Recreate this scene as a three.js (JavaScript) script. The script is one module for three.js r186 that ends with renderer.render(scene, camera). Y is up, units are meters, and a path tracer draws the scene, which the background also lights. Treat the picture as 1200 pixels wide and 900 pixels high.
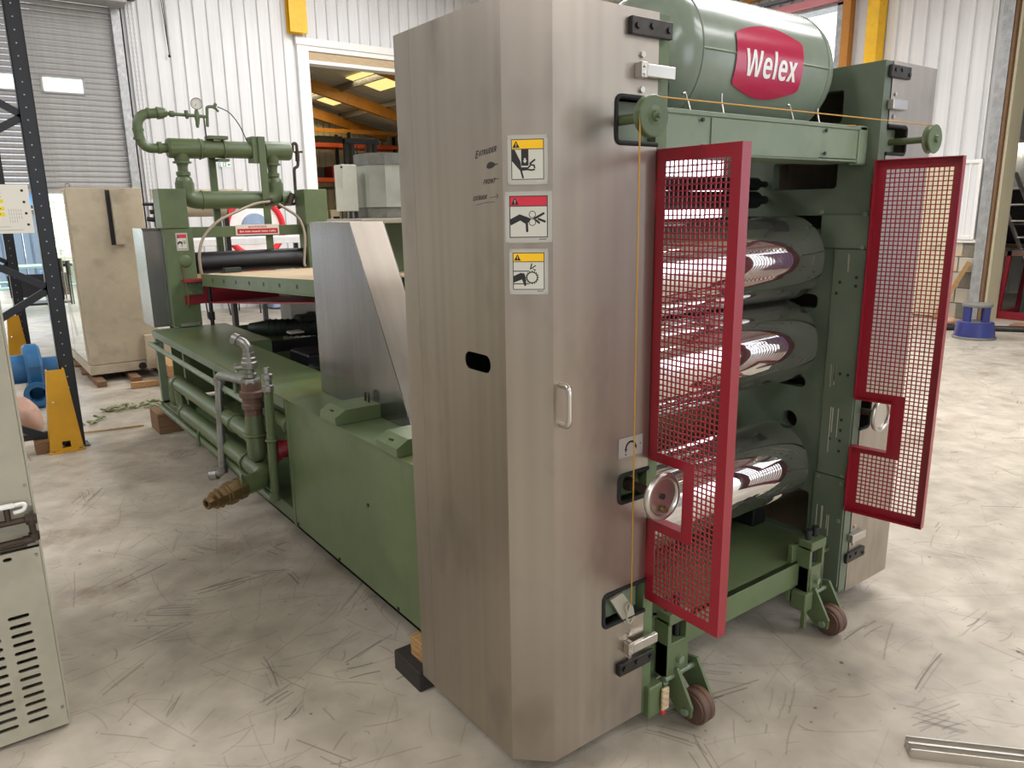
import * as THREE from 'three';
import { mergeGeometries, toCreasedNormals } from 'three/addons/utils/BufferGeometryUtils.js';
import { RoundedBoxGeometry } from 'three/addons/geometries/RoundedBoxGeometry.js';
import { TextGeometry } from 'three/addons/geometries/TextGeometry.js';
import { FontLoader } from 'three/addons/loaders/FontLoader.js';
import { TessellateModifier } from 'three/addons/modifiers/TessellateModifier.js';
import { RectAreaLightUniformsLib } from 'three/addons/lights/RectAreaLightUniformsLib.js';

// ---------------------------------------------------------------- camera, sky, exposure
const scene = new THREE.Scene();
const camera = new THREE.PerspectiveCamera(54.168, 1200 / 900, 0.05, 120);
{
  const yaw = THREE.MathUtils.degToRad(36.58), pitch = THREE.MathUtils.degToRad(13.063), roll = THREE.MathUtils.degToRad(0.894);
  const fwd = new THREE.Vector3(Math.sin(yaw) * Math.cos(pitch), -Math.sin(pitch), -Math.cos(yaw) * Math.cos(pitch));
  const right = new THREE.Vector3(Math.cos(yaw), 0, Math.sin(yaw)), down = new THREE.Vector3().crossVectors(fwd, right);
  const ix = right.clone().multiplyScalar(Math.cos(roll)).addScaledVector(down, Math.sin(roll));
  const iy = down.clone().multiplyScalar(Math.cos(roll)).addScaledVector(right, -Math.sin(roll));
  camera.quaternion.setFromRotationMatrix(new THREE.Matrix4().makeBasis(ix, iy.negate(), fwd.clone().negate()));
  camera.position.set(0, 1.55, 0);
}
scene.background = new THREE.Color().setRGB(2.9, 3.15, 3.5);      // bright overcast sky seen through the open doors
const renderer = new THREE.WebGLRenderer({ antialias: true });
renderer.toneMapping = THREE.LinearToneMapping;
renderer.toneMappingExposure = 1.22;
renderer.shadowMap.enabled = true;
RectAreaLightUniformsLib.init();
const ROOFLIGHT = 13, ROOFLIGHT_COLOR = 0xf2f5ff;                  // daylight through the translucent roof panels

// ---------------------------------------------------------------- helpers
const V = (x, y, z) => new THREE.Vector3(x, y, z);
function rng(seed) { let a = seed >>> 0; return () => { a = (a + 0x6d2b79f5) | 0; let t = Math.imul(a ^ (a >>> 15), 1 | a); t = (t + Math.imul(t ^ (t >>> 7), 61 | t)) ^ t; return ((t ^ (t >>> 14)) >>> 0) / 4294967296; }; }
const taken = new Map();
function numbered(name) { const n = taken.get(name) ?? 0; taken.set(name, n + 1); return n ? name + '_' + String(n).padStart(3, '0') : name; }
function tidy(g) {                                                  // position, normal and uv in metres
  const keep = g.userData.keepUV;
  g = g.index ? g.toNonIndexed() : g.clone();
  if (!g.attributes.normal) g.computeVertexNormals();
  for (const k of Object.keys(g.attributes)) if (!['position', 'normal', 'uv'].includes(k)) g.deleteAttribute(k);
  if (!keep || !g.attributes.uv) {
    const p = g.attributes.position, uv = new Float32Array(p.count * 2), a = V(), b = V(), c = V();
    for (let i = 0; i < p.count; i += 3) {
      a.fromBufferAttribute(p, i); b.fromBufferAttribute(p, i + 1); c.fromBufferAttribute(p, i + 2);
      const n = b.clone().sub(a).cross(c.clone().sub(a)), ax = Math.abs(n.x), ay = Math.abs(n.y), az = Math.abs(n.z);
      [a, b, c].forEach((q, k) => { const [u, v] = ay >= ax && ay >= az ? [q.x, q.z] : ax > az ? [q.z, q.y] : [q.x, q.y]; uv[(i + k) * 2] = u; uv[(i + k) * 2 + 1] = v; });
    }
    g.setAttribute('uv', new THREE.BufferAttribute(uv, 2));
  }
  g.clearGroups(); g.userData = {};
  return g;
}
const join = (gs) => { const l = (Array.isArray(gs) ? gs : [gs]).map(tidy); return l.length > 1 ? mergeGeometries(l) : l[0]; };
function origin(o) { const p = V(); for (let q = o; q && q !== scene; q = q.parent) p.add(q.position); return p; }
function thing(name, label, category, base = [0, 0, 0], group) {
  const o = new THREE.Group(); o.name = numbered(name); o.position.set(...base); o.userData = { label, category };
  if (group) o.userData.group = group;
  scene.add(o); return o;
}
function parts(parent, name, list, mat) { list.forEach((g) => part(parent, name, g, mat)); }
function part(parent, name, gs, mat, label) {                       // shapes are given in world coordinates
  const p = origin(parent), m = new THREE.Mesh(join(gs).translate(-p.x, -p.y, -p.z), mat);
  m.name = name; if (label) m.userData.label = label;
  parent.add(m); return m;
}
function one(name, label, category, gs, mat, base = [0, 0, 0], group) {
  const m = new THREE.Mesh(join(gs).translate(-base[0], -base[1], -base[2]), mat); m.name = numbered(name); m.position.set(...base);
  m.userData = { label, category }; if (group) m.userData.group = group;
  scene.add(m); return m;
}
function setting(name, label, category, gs, mat) {
  let o;
  if (gs) { o = new THREE.Mesh(join(gs), mat); } else o = new THREE.Group();
  o.name = name; o.userData = { label, category, kind: 'structure' }; scene.add(o); return o;
}
function copy(o, pos, turn, label) {
  const c = o.clone(); c.name = numbered(o.name.replace(/_\d{3}$/, '')); c.userData = { ...o.userData }; if (label) c.userData.label = label;
  c.position.set(...pos); if (turn !== undefined) c.rotation.y = turn; scene.add(c); return c;
}
// shapes
function bx(x0, x1, y0, y1, z0, z1, r = 0) {
  const w = x1 - x0, h = y1 - y0, d = z1 - z0;
  const g = r > 0 ? new RoundedBoxGeometry(w, h, d, 1, Math.min(r, w / 2.01, h / 2.01, d / 2.01)) : new THREE.BoxGeometry(w, h, d);
  return g.translate((x0 + x1) / 2, (y0 + y1) / 2, (z0 + z1) / 2);
}
function along(g, p0, p1) {                                         // turns a +y shape of unit origin so it starts at p0 towards p1
  const d = p1.clone().sub(p0).normalize();
  return g.applyQuaternion(new THREE.Quaternion().setFromUnitVectors(V(0, 1, 0), d)).translate(p0.x, p0.y, p0.z);
}
function cy(a, b, r0, r1 = r0, seg = 18) {
  const p0 = V(...a), p1 = V(...b), l = p0.distanceTo(p1);
  return along(new THREE.CylinderGeometry(r1, r0, l, seg).translate(0, l / 2, 0), p0, p1);
}
function lt(profile, a, b, seg = 24) {                              // [radius, height] pairs turned about the line a -> b
  return along(toCreasedNormals(new THREE.LatheGeometry(profile.map(([r, h]) => new THREE.Vector2(Math.max(r, 1e-4), h)), seg), .55), V(...a), V(...b));
}
function tb(pts, r, bend = 0, seg = 10, step = 6) {
  const p = pts.map((q) => V(...q)), path = new THREE.CurvePath();
  let last = p[0];
  for (let i = 1; i < p.length; i++) {
    if (i < p.length - 1 && bend > 0) {
      const a = p[i].clone().add(p[i - 1].clone().sub(p[i]).setLength(Math.min(bend, p[i].distanceTo(p[i - 1]) * .49))), b = p[i].clone().add(p[i + 1].clone().sub(p[i]).setLength(Math.min(bend, p[i].distanceTo(p[i + 1]) * .49)));
      path.add(new THREE.LineCurve3(last, a)); path.add(new THREE.QuadraticBezierCurve3(a, p[i], b)); last = b;
    } else { path.add(new THREE.LineCurve3(last, p[i])); last = p[i]; }
  }
  if (bend === 0 && p.length > 2) return new THREE.TubeGeometry(new THREE.CatmullRomCurve3(p), p.length * step, r, seg);
  const gs = path.curves.map((c) => new THREE.TubeGeometry(c, c.isLineCurve3 ? 1 : 8, r, seg));
  return join([...gs, ballEnd(p[0], r * .98), ballEnd(p.at(-1), r * .98)]);
}
const ballEnd = (p, r) => new THREE.SphereGeometry(r, 8, 6).translate(p.x, p.y, p.z);
function shapeOf(pts, holes = []) {
  const s = new THREE.Shape(pts.map(([x, y]) => new THREE.Vector2(x, y)));
  for (const h of holes) s.holes.push(new THREE.Path(h.map(([x, y]) => new THREE.Vector2(x, y))));
  return s;
}
// extrude a polygon: axis z takes (x, y), axis x takes (z, y), axis y takes (x, z)
function ex(axis, pts, a0, a1, holes = [], bevel = 0) {
  const f = axis === 'z' ? ([a, b]) => [a, b] : axis === 'x' ? ([a, b]) => [-a, b] : ([a, b]) => [a, -b];
  const g = new THREE.ExtrudeGeometry(shapeOf(pts.map(f), holes.map((h) => h.map(f))), { depth: a1 - a0 - 2 * bevel, bevelEnabled: bevel > 0, bevelSize: bevel, bevelThickness: bevel, bevelOffset: -bevel, bevelSegments: 1, curveSegments: 8 });
  g.translate(0, 0, a0 + bevel);
  if (axis === 'x') g.applyMatrix4(new THREE.Matrix4().makeBasis(V(0, 0, -1), V(0, 1, 0), V(1, 0, 0)));
  if (axis === 'y') g.applyMatrix4(new THREE.Matrix4().makeBasis(V(1, 0, 0), V(0, 0, -1), V(0, 1, 0)));
  return g;
}
const rect = (a0, a1, b0, b1) => [[a0, b0], [a1, b0], [a1, b1], [a0, b1]];
function rrect(a0, a1, b0, b1, r, n = 5) {
  const o = [], q = [[a1 - r, b0 + r, -90], [a1 - r, b1 - r, 0], [a0 + r, b1 - r, 90], [a0 + r, b0 + r, 180]];
  for (const [x, y, s] of q) for (let i = 0; i <= n; i++) { const t = (s + 90 * i / n) * Math.PI / 180; o.push([x + r * Math.cos(t), y + r * Math.sin(t)]); }
  return o;
}
const disc = (x, y, r, n = 24) => Array.from({ length: n }, (_, i) => [x + r * Math.cos(i / n * 2 * Math.PI), y + r * Math.sin(i / n * 2 * Math.PI)]);
function tor(c, axis, R, r, seg = 32, rs = 10) { return new THREE.TorusGeometry(R, r, rs, seg).applyQuaternion(new THREE.Quaternion().setFromUnitVectors(V(0, 0, 1), V(...axis).normalize())).translate(...c); }
function bar(a, b, w, h) {                                          // square bar between two points
  const p0 = V(...a), p1 = V(...b), l = p0.distanceTo(p1), d = p1.clone().sub(p0).normalize();
  const up = Math.abs(d.y) > .95 ? V(0, 0, 1) : V(0, 1, 0), s = V().crossVectors(up, d).normalize(), u = V().crossVectors(d, s);
  return new THREE.BoxGeometry(w, h, l).applyMatrix4(new THREE.Matrix4().makeBasis(s, u, d)).translate((p0.x + p1.x) / 2, (p0.y + p1.y) / 2, (p0.z + p1.z) / 2);
}
// a flat printed sheet: centre, width, height, direction it faces (level) ; uv 0..1
function sheet(c, w, h, facing) {
  const g = new THREE.PlaneGeometry(w, h).applyQuaternion(new THREE.Quaternion().setFromUnitVectors(V(0, 0, 1), V(...facing).normalize())).translate(...c);
  g.userData.keepUV = true; return g;
}
const hexHead = (c, dir, r, h) => { const a = V(...c), b = a.clone().addScaledVector(V(...dir), h); return cy(c, b.toArray(), r, r, 6); };

// ---------------------------------------------------------------- textures
const g3 = (v) => [v, v, v];
const cl = (v) => Math.max(0, Math.min(255, v));
function noise(seed, period) {
  const R = rng(seed), t = Float32Array.from({ length: period * period }, () => R());
  return (x, y) => {
    const xi = Math.floor(x), yi = Math.floor(y), fx = x - xi, fy = y - yi, sx = fx * fx * (3 - 2 * fx), sy = fy * fy * (3 - 2 * fy);
    const m = (i) => ((i % period) + period) % period, x0 = m(xi), x1 = m(xi + 1), y0 = m(yi) * period, y1 = m(yi + 1) * period;
    return (t[y0 + x0] * (1 - sx) + t[y0 + x1] * sx) * (1 - sy) + (t[y1 + x0] * (1 - sx) + t[y1 + x1] * sx) * sy;
  };
}
function fbm(seed, f, oct) { const ns = Array.from({ length: oct }, (_, i) => noise(seed + i * 17, f << i)); return (u, v) => { let s = 0, a = .5, n = 0; for (let i = 0; i < oct; i++) { s += a * ns[i](u * (f << i), v * (f << i)); n += a; a *= .5; } return s / n; }; }
function dataTex(size, metres, srgb, fn) {
  const d = new Uint8Array(size * size * 4), R = rng(size + 7);
  for (let j = 0; j < size; j++) for (let i = 0; i < size; i++) { const c = fn(i / size, j / size), k = (j * size + i) * 4; const n = (R() - .5) * 1.2; d[k] = cl(c[0] + n); d[k + 1] = cl(c[1] + n); d[k + 2] = cl(c[2] + n); d[k + 3] = 255; }
  const t = new THREE.DataTexture(d, size, size); t.wrapS = t.wrapT = THREE.RepeatWrapping; t.magFilter = THREE.LinearFilter; t.minFilter = THREE.LinearMipmapLinearFilter; t.generateMipmaps = true;
  if (srgb) t.colorSpace = THREE.SRGBColorSpace;
  t.repeat.set(1 / (metres[0] ?? metres), 1 / (metres[1] ?? metres)); t.needsUpdate = true; return t;
}
function canvasTex(w, h, draw, srgb = true) {
  const c = document.createElement('canvas'); c.width = w; c.height = h; draw(c.getContext('2d'), w, h);
  const t = new THREE.CanvasTexture(c); if (srgb) t.colorSpace = THREE.SRGBColorSpace; t.anisotropy = 8; return t;
}

// concrete: cloudy tone, grit, tyre scuffs and fine scratches
const FLOOR_M = 6;
const floorTex = canvasTex(2048, 2048, (c, w, h) => {
  const a = fbm(3, 4, 6), b = fbm(31, 64, 4), d = fbm(77, 8, 5), e2 = fbm(57, 24, 5), img = c.createImageData(w, h), q = img.data;
  for (let j = 0; j < h; j++) for (let i = 0; i < w; i++) {
    const u = i / w, v = j / h, t = (a(u, v) - .5) * 44 + (b(u, v) - .5) * 44 - Math.max(0, e2(u, v) - .55) * 70, s = Math.max(0, d(u, v) - .54) * 130, k = (j * w + i) * 4;
    q[k] = cl(206 + t - s); q[k + 1] = cl(201 + t - s * 1.05); q[k + 2] = cl(192 + t - s * 1.12); q[k + 3] = 255;
  }
  c.putImageData(img, 0, 0);
  const R = rng(9);
  c.lineCap = 'round';
  const wrap = (f) => { for (const dx of [0, -w, w]) for (const dy of [0, -h, h]) { c.save(); c.translate(dx, dy); f(); c.restore(); } };
  const stroke = (x, y, a0, len, bendy, lw, col) => { const x1 = x + Math.cos(a0) * len, y1 = y + Math.sin(a0) * len, mx = (x + x1) / 2 + bendy * Math.sin(a0), my = (y + y1) / 2 - bendy * Math.cos(a0); wrap(() => { c.strokeStyle = col; c.lineWidth = lw; c.beginPath(); c.moveTo(x, y); c.quadraticCurveTo(mx, my, x1, y1); c.stroke(); }); };
  for (let i = 0; i < 5000; i++) stroke(R() * w, R() * h, R() * 6.283, 6 + R() * R() * 130, (R() - .5) * 14, .5 + R() * .8, `rgba(${84 + R() * 40 | 0},${78 + R() * 36 | 0},${70 + R() * 30 | 0},${.14 + R() * .36})`);
  for (let i = 0; i < 230; i++) { const x = R() * w, y = R() * h, a0 = R() * 6.283, n = 2 + R() * 5 | 0, len = 24 + R() * 110; for (let k = 0; k < n; k++) stroke(x + (R() - .5) * 26, y + (R() - .5) * 26, a0 + (R() - .5) * .06, len * (.4 + R() * .6), (R() - .5) * 8, .5 + R() * 1.1, `rgba(54,49,44,${.2 + R() * .42})`); }
  for (let i = 0; i < 60; i++) { const x = R() * w, y = R() * h, a0 = R() * 6.283; for (let k = 0; k < 7; k++) stroke(x + (R() - .5) * 40 * Math.cos(a0) + (R() - .5) * 7, y + (R() - .5) * 40 * Math.sin(a0) + (R() - .5) * 7, a0 + (R() - .5) * .08, 10 + R() * 34, 2, .6 + R() * 1.4, `rgba(54,48,43,${.08 + R() * .2})`); }
  for (let i = 0; i < 20; i++) stroke(R() * w, R() * h, R() * 6.283, 120 + R() * 420, (R() - .5) * 90, .8, 'rgba(80,74,66,.36)');
  for (let i = 0; i < 900; i++) { const x = R() * w, y = R() * h, r = .5 + R() * R() * 2.6; wrap(() => { c.fillStyle = `rgba(${46 + R() * 30 | 0},40,34,${.2 + R() * .5})`; c.beginPath(); c.ellipse(x, y, r, r * (.4 + R() * .6), R() * 3, 0, 7); c.fill(); }); }
  for (let i = 0; i < 46; i++) { const x = R() * w, y = R() * h; for (let k = 0; k < 26; k++) { const px = x + (R() - .5) * 110, py = y + (R() - .5) * 60, r = 3 + R() * 13; wrap(() => { c.fillStyle = `rgba(126,98,78,${.03 + R() * .07})`; c.beginPath(); c.ellipse(px, py, r * 1.6, r, R() * 3, 0, 7); c.fill(); }); } }
});
floorTex.wrapS = floorTex.wrapT = THREE.RepeatWrapping; floorTex.repeat.set(1 / FLOOR_M, 1 / FLOOR_M);
const floorRough = (() => { const a = fbm(12, 6, 5), b = fbm(15, 48, 3); return dataTex(512, FLOOR_M, false, (u, v) => g3(cl(114 + (a(u, v) - .5) * 66 + (b(u, v) - .5) * 36))); })();
// brushed sheet: upright grain with smears
const steelMap = (() => { const a = fbm(41, 4, 4), s2 = noise(6, 64), b = fbm(44, 12, 4); return dataTex(1024, [1.3, 2.4], true, (u, v) => { const st = (s2(u * 64, v * 2) - .5) * 12, dull = Math.max(0, b(u, v) - .58) * 70, t = 236 + st + (a(u, v) - .5) * 22 - dull; return [cl(t), cl(t - 2), cl(t - 5)]; }); })();
const steelRough = (() => { const a = fbm(51, 5, 3); return dataTex(512, [1.3, 2.4], false, (u, v) => g3(cl(98 + (a(u, v) - .5) * 34))); })();
// sprayed paint with rubs and grime
const paintMap = (() => { const a = fbm(61, 5, 5), b = fbm(66, 40, 3), d = fbm(69, 12, 4); return dataTex(1024, 1.7, true, (u, v) => { const t = 232 + (a(u, v) - .5) * 40 + (b(u, v) - .5) * 14 - Math.max(0, d(u, v) - .62) * 90; return [cl(t), cl(t), cl(t - 3)]; }); })();
const wornMap = (() => { const a = fbm(71, 6, 5), d = fbm(79, 10, 5); return dataTex(1024, 1.9, true, (u, v) => { const k = Math.max(0, d(u, v) - .5) * 3, t = 226 + (a(u, v) - .5) * 60; return [cl(t + 20 * k), cl(t - 4 * k), cl(t - 40 * k)]; }); })();
const cladMap = (() => { const a = fbm(81, 4, 5), s = noise(83, 128); return dataTex(512, [3, 5], true, (u, v) => { const t = 240 + (a(u, v) - .5) * 24 + (s(u * 128, v * 6) - .5) * 10; return [cl(t), cl(t), cl(t - 1)]; }); })();
const woodMap = (() => { const a = fbm(91, 4, 4), s = noise(93, 128); return dataTex(512, [.5, .5], true, (u, v) => { const g = Math.sin((v * 26 + a(u, v) * 5) * 6.283) * 14 + (s(u * 6, v * 128) - .5) * 34, t = 214 + g; return [cl(t), cl(t - 4), cl(t - 10)]; }); })();
const galvMap = (() => { const a = fbm(101, 16, 4), b = fbm(104, 60, 2); return dataTex(512, .9, true, (u, v) => { const t = 218 + (a(u, v) - .5) * 56 + (b(u, v) - .5) * 26; return g3(cl(t)); }); })();
const smearRough = (() => { const a = fbm(111, 6, 5), d = fbm(113, 30, 3); return dataTex(512, .8, false, (u, v) => g3(cl(5 + Math.max(0, a(u, v) - .5) * 40 + Math.max(0, d(u, v) - .6) * 40))); })();
const castBump = (() => { const a = fbm(131, 64, 2); return dataTex(256, .25, false, (u, v) => g3(cl(a(u, v) * 255))); })();
const concreteBump = (() => { const a = fbm(141, 64, 3); return dataTex(512, 1.2, false, (u, v) => g3(cl(a(u, v) * 255))); })();

// ---------------------------------------------------------------- materials
const S = (o) => new THREE.MeshStandardMaterial(o), P = (o) => new THREE.MeshPhysicalMaterial(o);
const M = {
  floor: S({ color: 0xdad4c9, map: floorTex, roughness: 1, roughnessMap: floorRough, bumpMap: concreteBump, bumpScale: .0006 }),
  steel: S({ color: 0xbab2a8, map: steelMap, metalness: 1, roughness: 1, roughnessMap: steelRough }),
  steelDull: S({ color: 0xa5a5a6, map: steelMap, metalness: 1, roughness: .26 }),
  plainSteel: S({ color: 0xc9c5bd, metalness: 1, roughness: .3 }),
  darkSteel: S({ color: 0x55524f, map: galvMap, metalness: .9, roughness: .45 }),
  chrome: S({ color: 0xcfcdc8, metalness: .95, roughness: 1, roughnessMap: smearRough }),
  green: S({ color: 0x63734f, map: paintMap, roughness: .42, bumpMap: castBump, bumpScale: .0002 }),
  greenTop: S({ color: 0x63734f, map: wornMap, roughness: .4 }),
  greenLit: S({ color: 0x7c8a72, map: paintMap, roughness: .42 }),  // machine green made paler, the lit look put into the colour
  greenTank: S({ color: 0x8b9788, map: paintMap, roughness: .22 }),
  greenPipe: S({ color: 0x5c6b48, map: paintMap, roughness: .38 }),
  greenHaze: S({ color: 0x65715f, map: paintMap, roughness: .4 }),  // machine green greyed, veiling glare put into the colour
  greenDark: S({ color: 0x2c372e, map: paintMap, roughness: .55 }),
  red: P({ color: 0x8c0b22, roughness: .38, clearcoat: .3, clearcoatRoughness: .25 }),
  redDark: S({ color: 0x8e1424, map: paintMap, roughness: .5 }),
  redBright: S({ color: 0xd8222c, roughness: .4 }),
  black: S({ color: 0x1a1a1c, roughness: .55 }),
  blackPaint: S({ color: 0x111216, roughness: .4, map: paintMap }),
  rubber: S({ color: 0x141414, roughness: .75 }),
  rollRubber: S({ color: 0x121214, roughness: .42 }),
  cream: S({ color: 0xcabba2, map: paintMap, roughness: .5 }),
  creamGloss: P({ color: 0xd0c4ad, roughness: .12, clearcoat: 1, clearcoatRoughness: .04 }),
  creamGrey: S({ color: 0xb9b3a0, map: paintMap, roughness: .5 }),
  white: S({ color: 0xe9e7e1, roughness: .5 }),
  whiteBox: S({ color: 0xdcdccf, map: paintMap, roughness: .45 }),
  greyBox: S({ color: 0xb9bcb0, map: paintMap, roughness: .5 }),
  greyBand: S({ color: 0x86857c, map: galvMap, roughness: .55 }),
  clad: S({ color: 0xe8e8e8, map: cladMap, roughness: .55 }),
  cladCream: S({ color: 0xd9cfae, map: cladMap, roughness: .6 }),
  cladBlue: S({ color: 0x93a6c0, map: cladMap, roughness: .6 }),
  shutter: S({ color: 0xa9a8a8, map: cladMap, roughness: .5, metalness: .15 }),
  galv: S({ color: 0xc4c5c4, map: galvMap, metalness: .75, roughness: .45 }),
  galvPipe: S({ color: 0xa7a69f, map: galvMap, metalness: .8, roughness: .42 }),
  bronze: S({ color: 0x9a7f58, map: galvMap, metalness: .85, roughness: .42 }),
  rust: S({ color: 0x6d5346, map: wornMap, roughness: .6, metalness: .2 }),
  brownPipe: S({ color: 0x54473c, map: galvMap, metalness: .5, roughness: .55 }),
  yellow: S({ color: 0xffc60a, map: paintMap, roughness: .45 }),
  yellowGuard: S({ color: 0xd39a14, map: paintMap, roughness: .5 }),
  orangeSteel: S({ color: 0xc8852c, map: paintMap, roughness: .5 }),
  orangeBeam: S({ color: 0xd8562a, map: paintMap, roughness: .5 }),
  cord: S({ color: 0xb8882c, roughness: .7 }),
  wood: S({ color: 0xc49a66, map: woodMap, roughness: .75 }),
  woodPale: S({ color: 0xe0c9a4, map: woodMap, roughness: .6 }),
  woodOld: S({ color: 0x8b6b4d, map: woodMap, roughness: .85 }),
  woodBlack: S({ color: 0x37312c, map: woodMap, roughness: .85 }),
  block: S({ color: 0xcfc6b2, map: wornMap, roughness: .85, bumpMap: castBump, bumpScale: .002 }),
  blueFan: S({ color: 0x2f6a9c, map: paintMap, roughness: .42 }),
  bluePlastic: S({ color: 0x2076d2, roughness: .45 }),
  navy: S({ color: 0x2d347c, map: paintMap, roughness: .4 }),
  tableGreen: S({ color: 0xa8cdbd, roughness: .6 }),
  plasticBlack: S({ color: 0x1b1b22, roughness: .55 }),
  roof: S({ color: 0xcfcac0, map: cladMap, roughness: .7 }),
  purlin: S({ color: 0x9c9da2, map: galvMap, metalness: .5, roughness: .5 }),
  pinkPaint: S({ color: 0xe0909a, roughness: .5 }),
  rooflight: S({ color: 0xf3ead2, roughness: .6, emissive: new THREE.Color(0xffefcf), emissiveIntensity: 3.0 }),
  rooflightStore: S({ color: 0xe8d68c, roughness: .6, emissive: new THREE.Color(0xf2dc8e), emissiveIntensity: .95 }),
  lampGlow: S({ color: 0xffffff, emissive: new THREE.Color(0xfff6e6), emissiveIntensity: 7 }),
  glass: P({ color: 0xf4f8fa, roughness: .25, transmission: 1, thickness: 0 }),
  ground: S({ color: 0xc8c6c4, map: galvMap, roughness: .9 }),
  leaf: P({ color: 0xb6c75a, roughness: .7, transmission: .3, thickness: 0 }),
  brick: S({ color: 0xa0745c, map: wornMap, roughness: .85 }),
  pinkStone: S({ color: 0xcfa590, map: wornMap, roughness: .85 }),
  hose: S({ color: 0x9a8d7c, roughness: .5, metalness: .3 }),
};
// ================================================================ the building
const ROOF = (x) => 6.9 - .245 * Math.abs(x - 1), TILT = Math.atan(.245), ROOFH = (x) => ROOF(x) + .6;
const ZB = -13, XR = 11;
setting('floor', 'worn pale concrete factory floor with scuffs and scratches', 'floor', bx(-9.4, 17.4, -.25, 0, -23.4, 9.4), M.floor);

const sheetCache = new Map();
function cladSheet(facing, w, y0, y1) {                              // origin at its left foot; grooves recessed from the face
  const key = [facing, w.toFixed(3), y0.toFixed(3), y1.toFixed(3)].join();
  if (sheetCache.has(key)) return sheetCache.get(key);
  const prof = [[0, 0]];
  for (let u = 0; u < w - 1e-6; u += .2) for (const [a, d] of [[.122, 0], [.132, -.034], [.168, -.034], [.178, 0], [.2, 0]]) if (u + a <= w + 1e-6) prof.push([u + a, d]);
  if (prof.at(-1)[0] < w - 1e-6) prof.push([w, prof.at(-1)[1]]);
  const back = [[w, -.039], [0, -.039]];
  let g;
  if (facing === 'z') g = ex('y', [...prof, ...back], y0, y1);
  else if (facing === '-z') g = ex('y', [...prof, ...back].map(([u, d]) => [u, -d]), y0, y1);
  else if (facing === '-x') g = ex('y', [...prof, ...back].map(([u, d]) => [-d, u]), y0, y1);
  else g = ex('y', [...prof, ...back].map(([u, d]) => [d, u]), y0, y1);
  g = tidy(g); sheetCache.set(key, g); return g;
}
function clad(wall, facing, at, u0, u1, y0, top, mat, name = 'cladding_sheet') {
  for (let u = u0; u < u1 - .02; u += 1) {
    const w = Math.min(1, u1 - u), y1 = typeof top === 'function' ? Math.min(top(u), top(u + w)) : top;
    const m = new THREE.Mesh(cladSheet(facing, w, y0, y1), mat); m.name = name;
    if (facing.endsWith('z')) m.position.set(u, 0, at); else m.position.set(at, 0, u);
    wall.add(m);
  }
}
// back gable with roller shutter and doorway
{
  const w = setting('wall_back', 'white corrugated metal gable wall behind the machine', 'wall');
  const top = (x) => ROOFH(x) - .02;
  part(w, 'wall_core', ex('z', [[-9.3, 0], [-2.62, 0], [-2.62, 4.6], [2.5, 4.6], [2.5, 0], [5.42, 0], [5.42, 4.08], [9.6, 4.08], [9.6, 0], [11.3, 0], [11.3, top(11.3)], [1, top(1)], [-9.3, top(-9.3)]], ZB - .2, ZB - .04), M.clad);
  clad(w, 'z', ZB, 2.66, 5.26, 0, (x) => top(x), M.clad);
  clad(w, 'z', ZB, 5.26, 9.76, 4.42, (x) => top(x), M.clad);
  clad(w, 'z', ZB, 9.76, 11, 0, (x) => top(x), M.clad);
  clad(w, 'z', ZB, -2.62, 2.66, 5.0, (x) => top(x), M.clad);
  clad(w, 'z', ZB, -9, -2.62, 0, (x) => top(x), M.clad);
}
{
  const d = setting('door_1', 'grey roller shutter half raised over the yard opening', 'shutter');
  const pitch = .078, y0 = 1.95, n = 33, prof = [];
  for (let i = 0; i <= 6; i++) { const t = i / 6; prof.push([.018 * Math.sin(Math.PI * t), t * (pitch - .008)]); }
  prof.push([.001, pitch - .004], [-.012, pitch - .004], [-.012, 0]);
  const slat = (a, b) => tidy(ex('x', prof, a, b));
  const full = slat(-2.56, 2.46), wins = [1.466, .727, -.012, -.751, -1.49, -2.229], winRow0 = 17;
  const gaps = []; let right = 2.46; for (const x of wins) { gaps.push(slat(x + .53, right)); right = x; } gaps.push(slat(-2.56, right));
  for (let k = 0; k < n; k++) {
    const inWin = k >= winRow0 && k < winRow0 + 3;
    for (const g of inWin ? gaps : [full]) { const m = new THREE.Mesh(g, M.shutter); m.name = 'slat'; m.position.set(0, y0 + k * pitch, ZB - .06); d.add(m); }
  }
  const wy0 = y0 + winRow0 * pitch, wy1 = wy0 + 3 * pitch;
  for (const x of wins) {
    part(d, 'window_frame', [bx(x - .012, x + .012, wy0, wy1, ZB - .075, ZB - .035), bx(x + .518, x + .542, wy0, wy1, ZB - .075, ZB - .035), bx(x, x + .53, wy0 - .004, wy0 + .02, ZB - .075, ZB - .035), bx(x, x + .53, wy1 - .02, wy1 + .004, ZB - .075, ZB - .035)], M.shutter);
    part(d, 'pane', bx(x + .012, x + .518, wy0 + .02, wy1 - .02, ZB - .06, ZB - .056), M.glass, 'bright vision panel');
  }
  part(d, 'bottom_bar', bx(-2.56, 2.46, 1.88, 1.95, ZB - .09, ZB - .03, .006), M.galv);
  part(d, 'guide_rail', [bx(2.46, 2.6, 0, 4.75, ZB - .12, ZB - .1), bx(2.46, 2.6, 0, 4.75, ZB + .01, ZB + .03), bx(2.58, 2.6, 0, 4.75, ZB - .12, ZB + .03)], M.galv);
  part(d, 'guide_rail', [bx(-2.72, -2.58, 0, 4.75, ZB + .01, ZB + .03), bx(-2.72, -2.7, 0, 4.75, ZB - .12, ZB + .03)], M.galv);
  part(d, 'shutter_hood', bx(-2.72, 2.62, 4.5, 5.0, ZB + .02, ZB + .42, .02), M.shutter);
  part(d, 'hood_bracket', bx(2.55, 2.8, 4.62, 5.02, ZB + .02, ZB + .46, .02), M.brownPipe);
}
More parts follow.
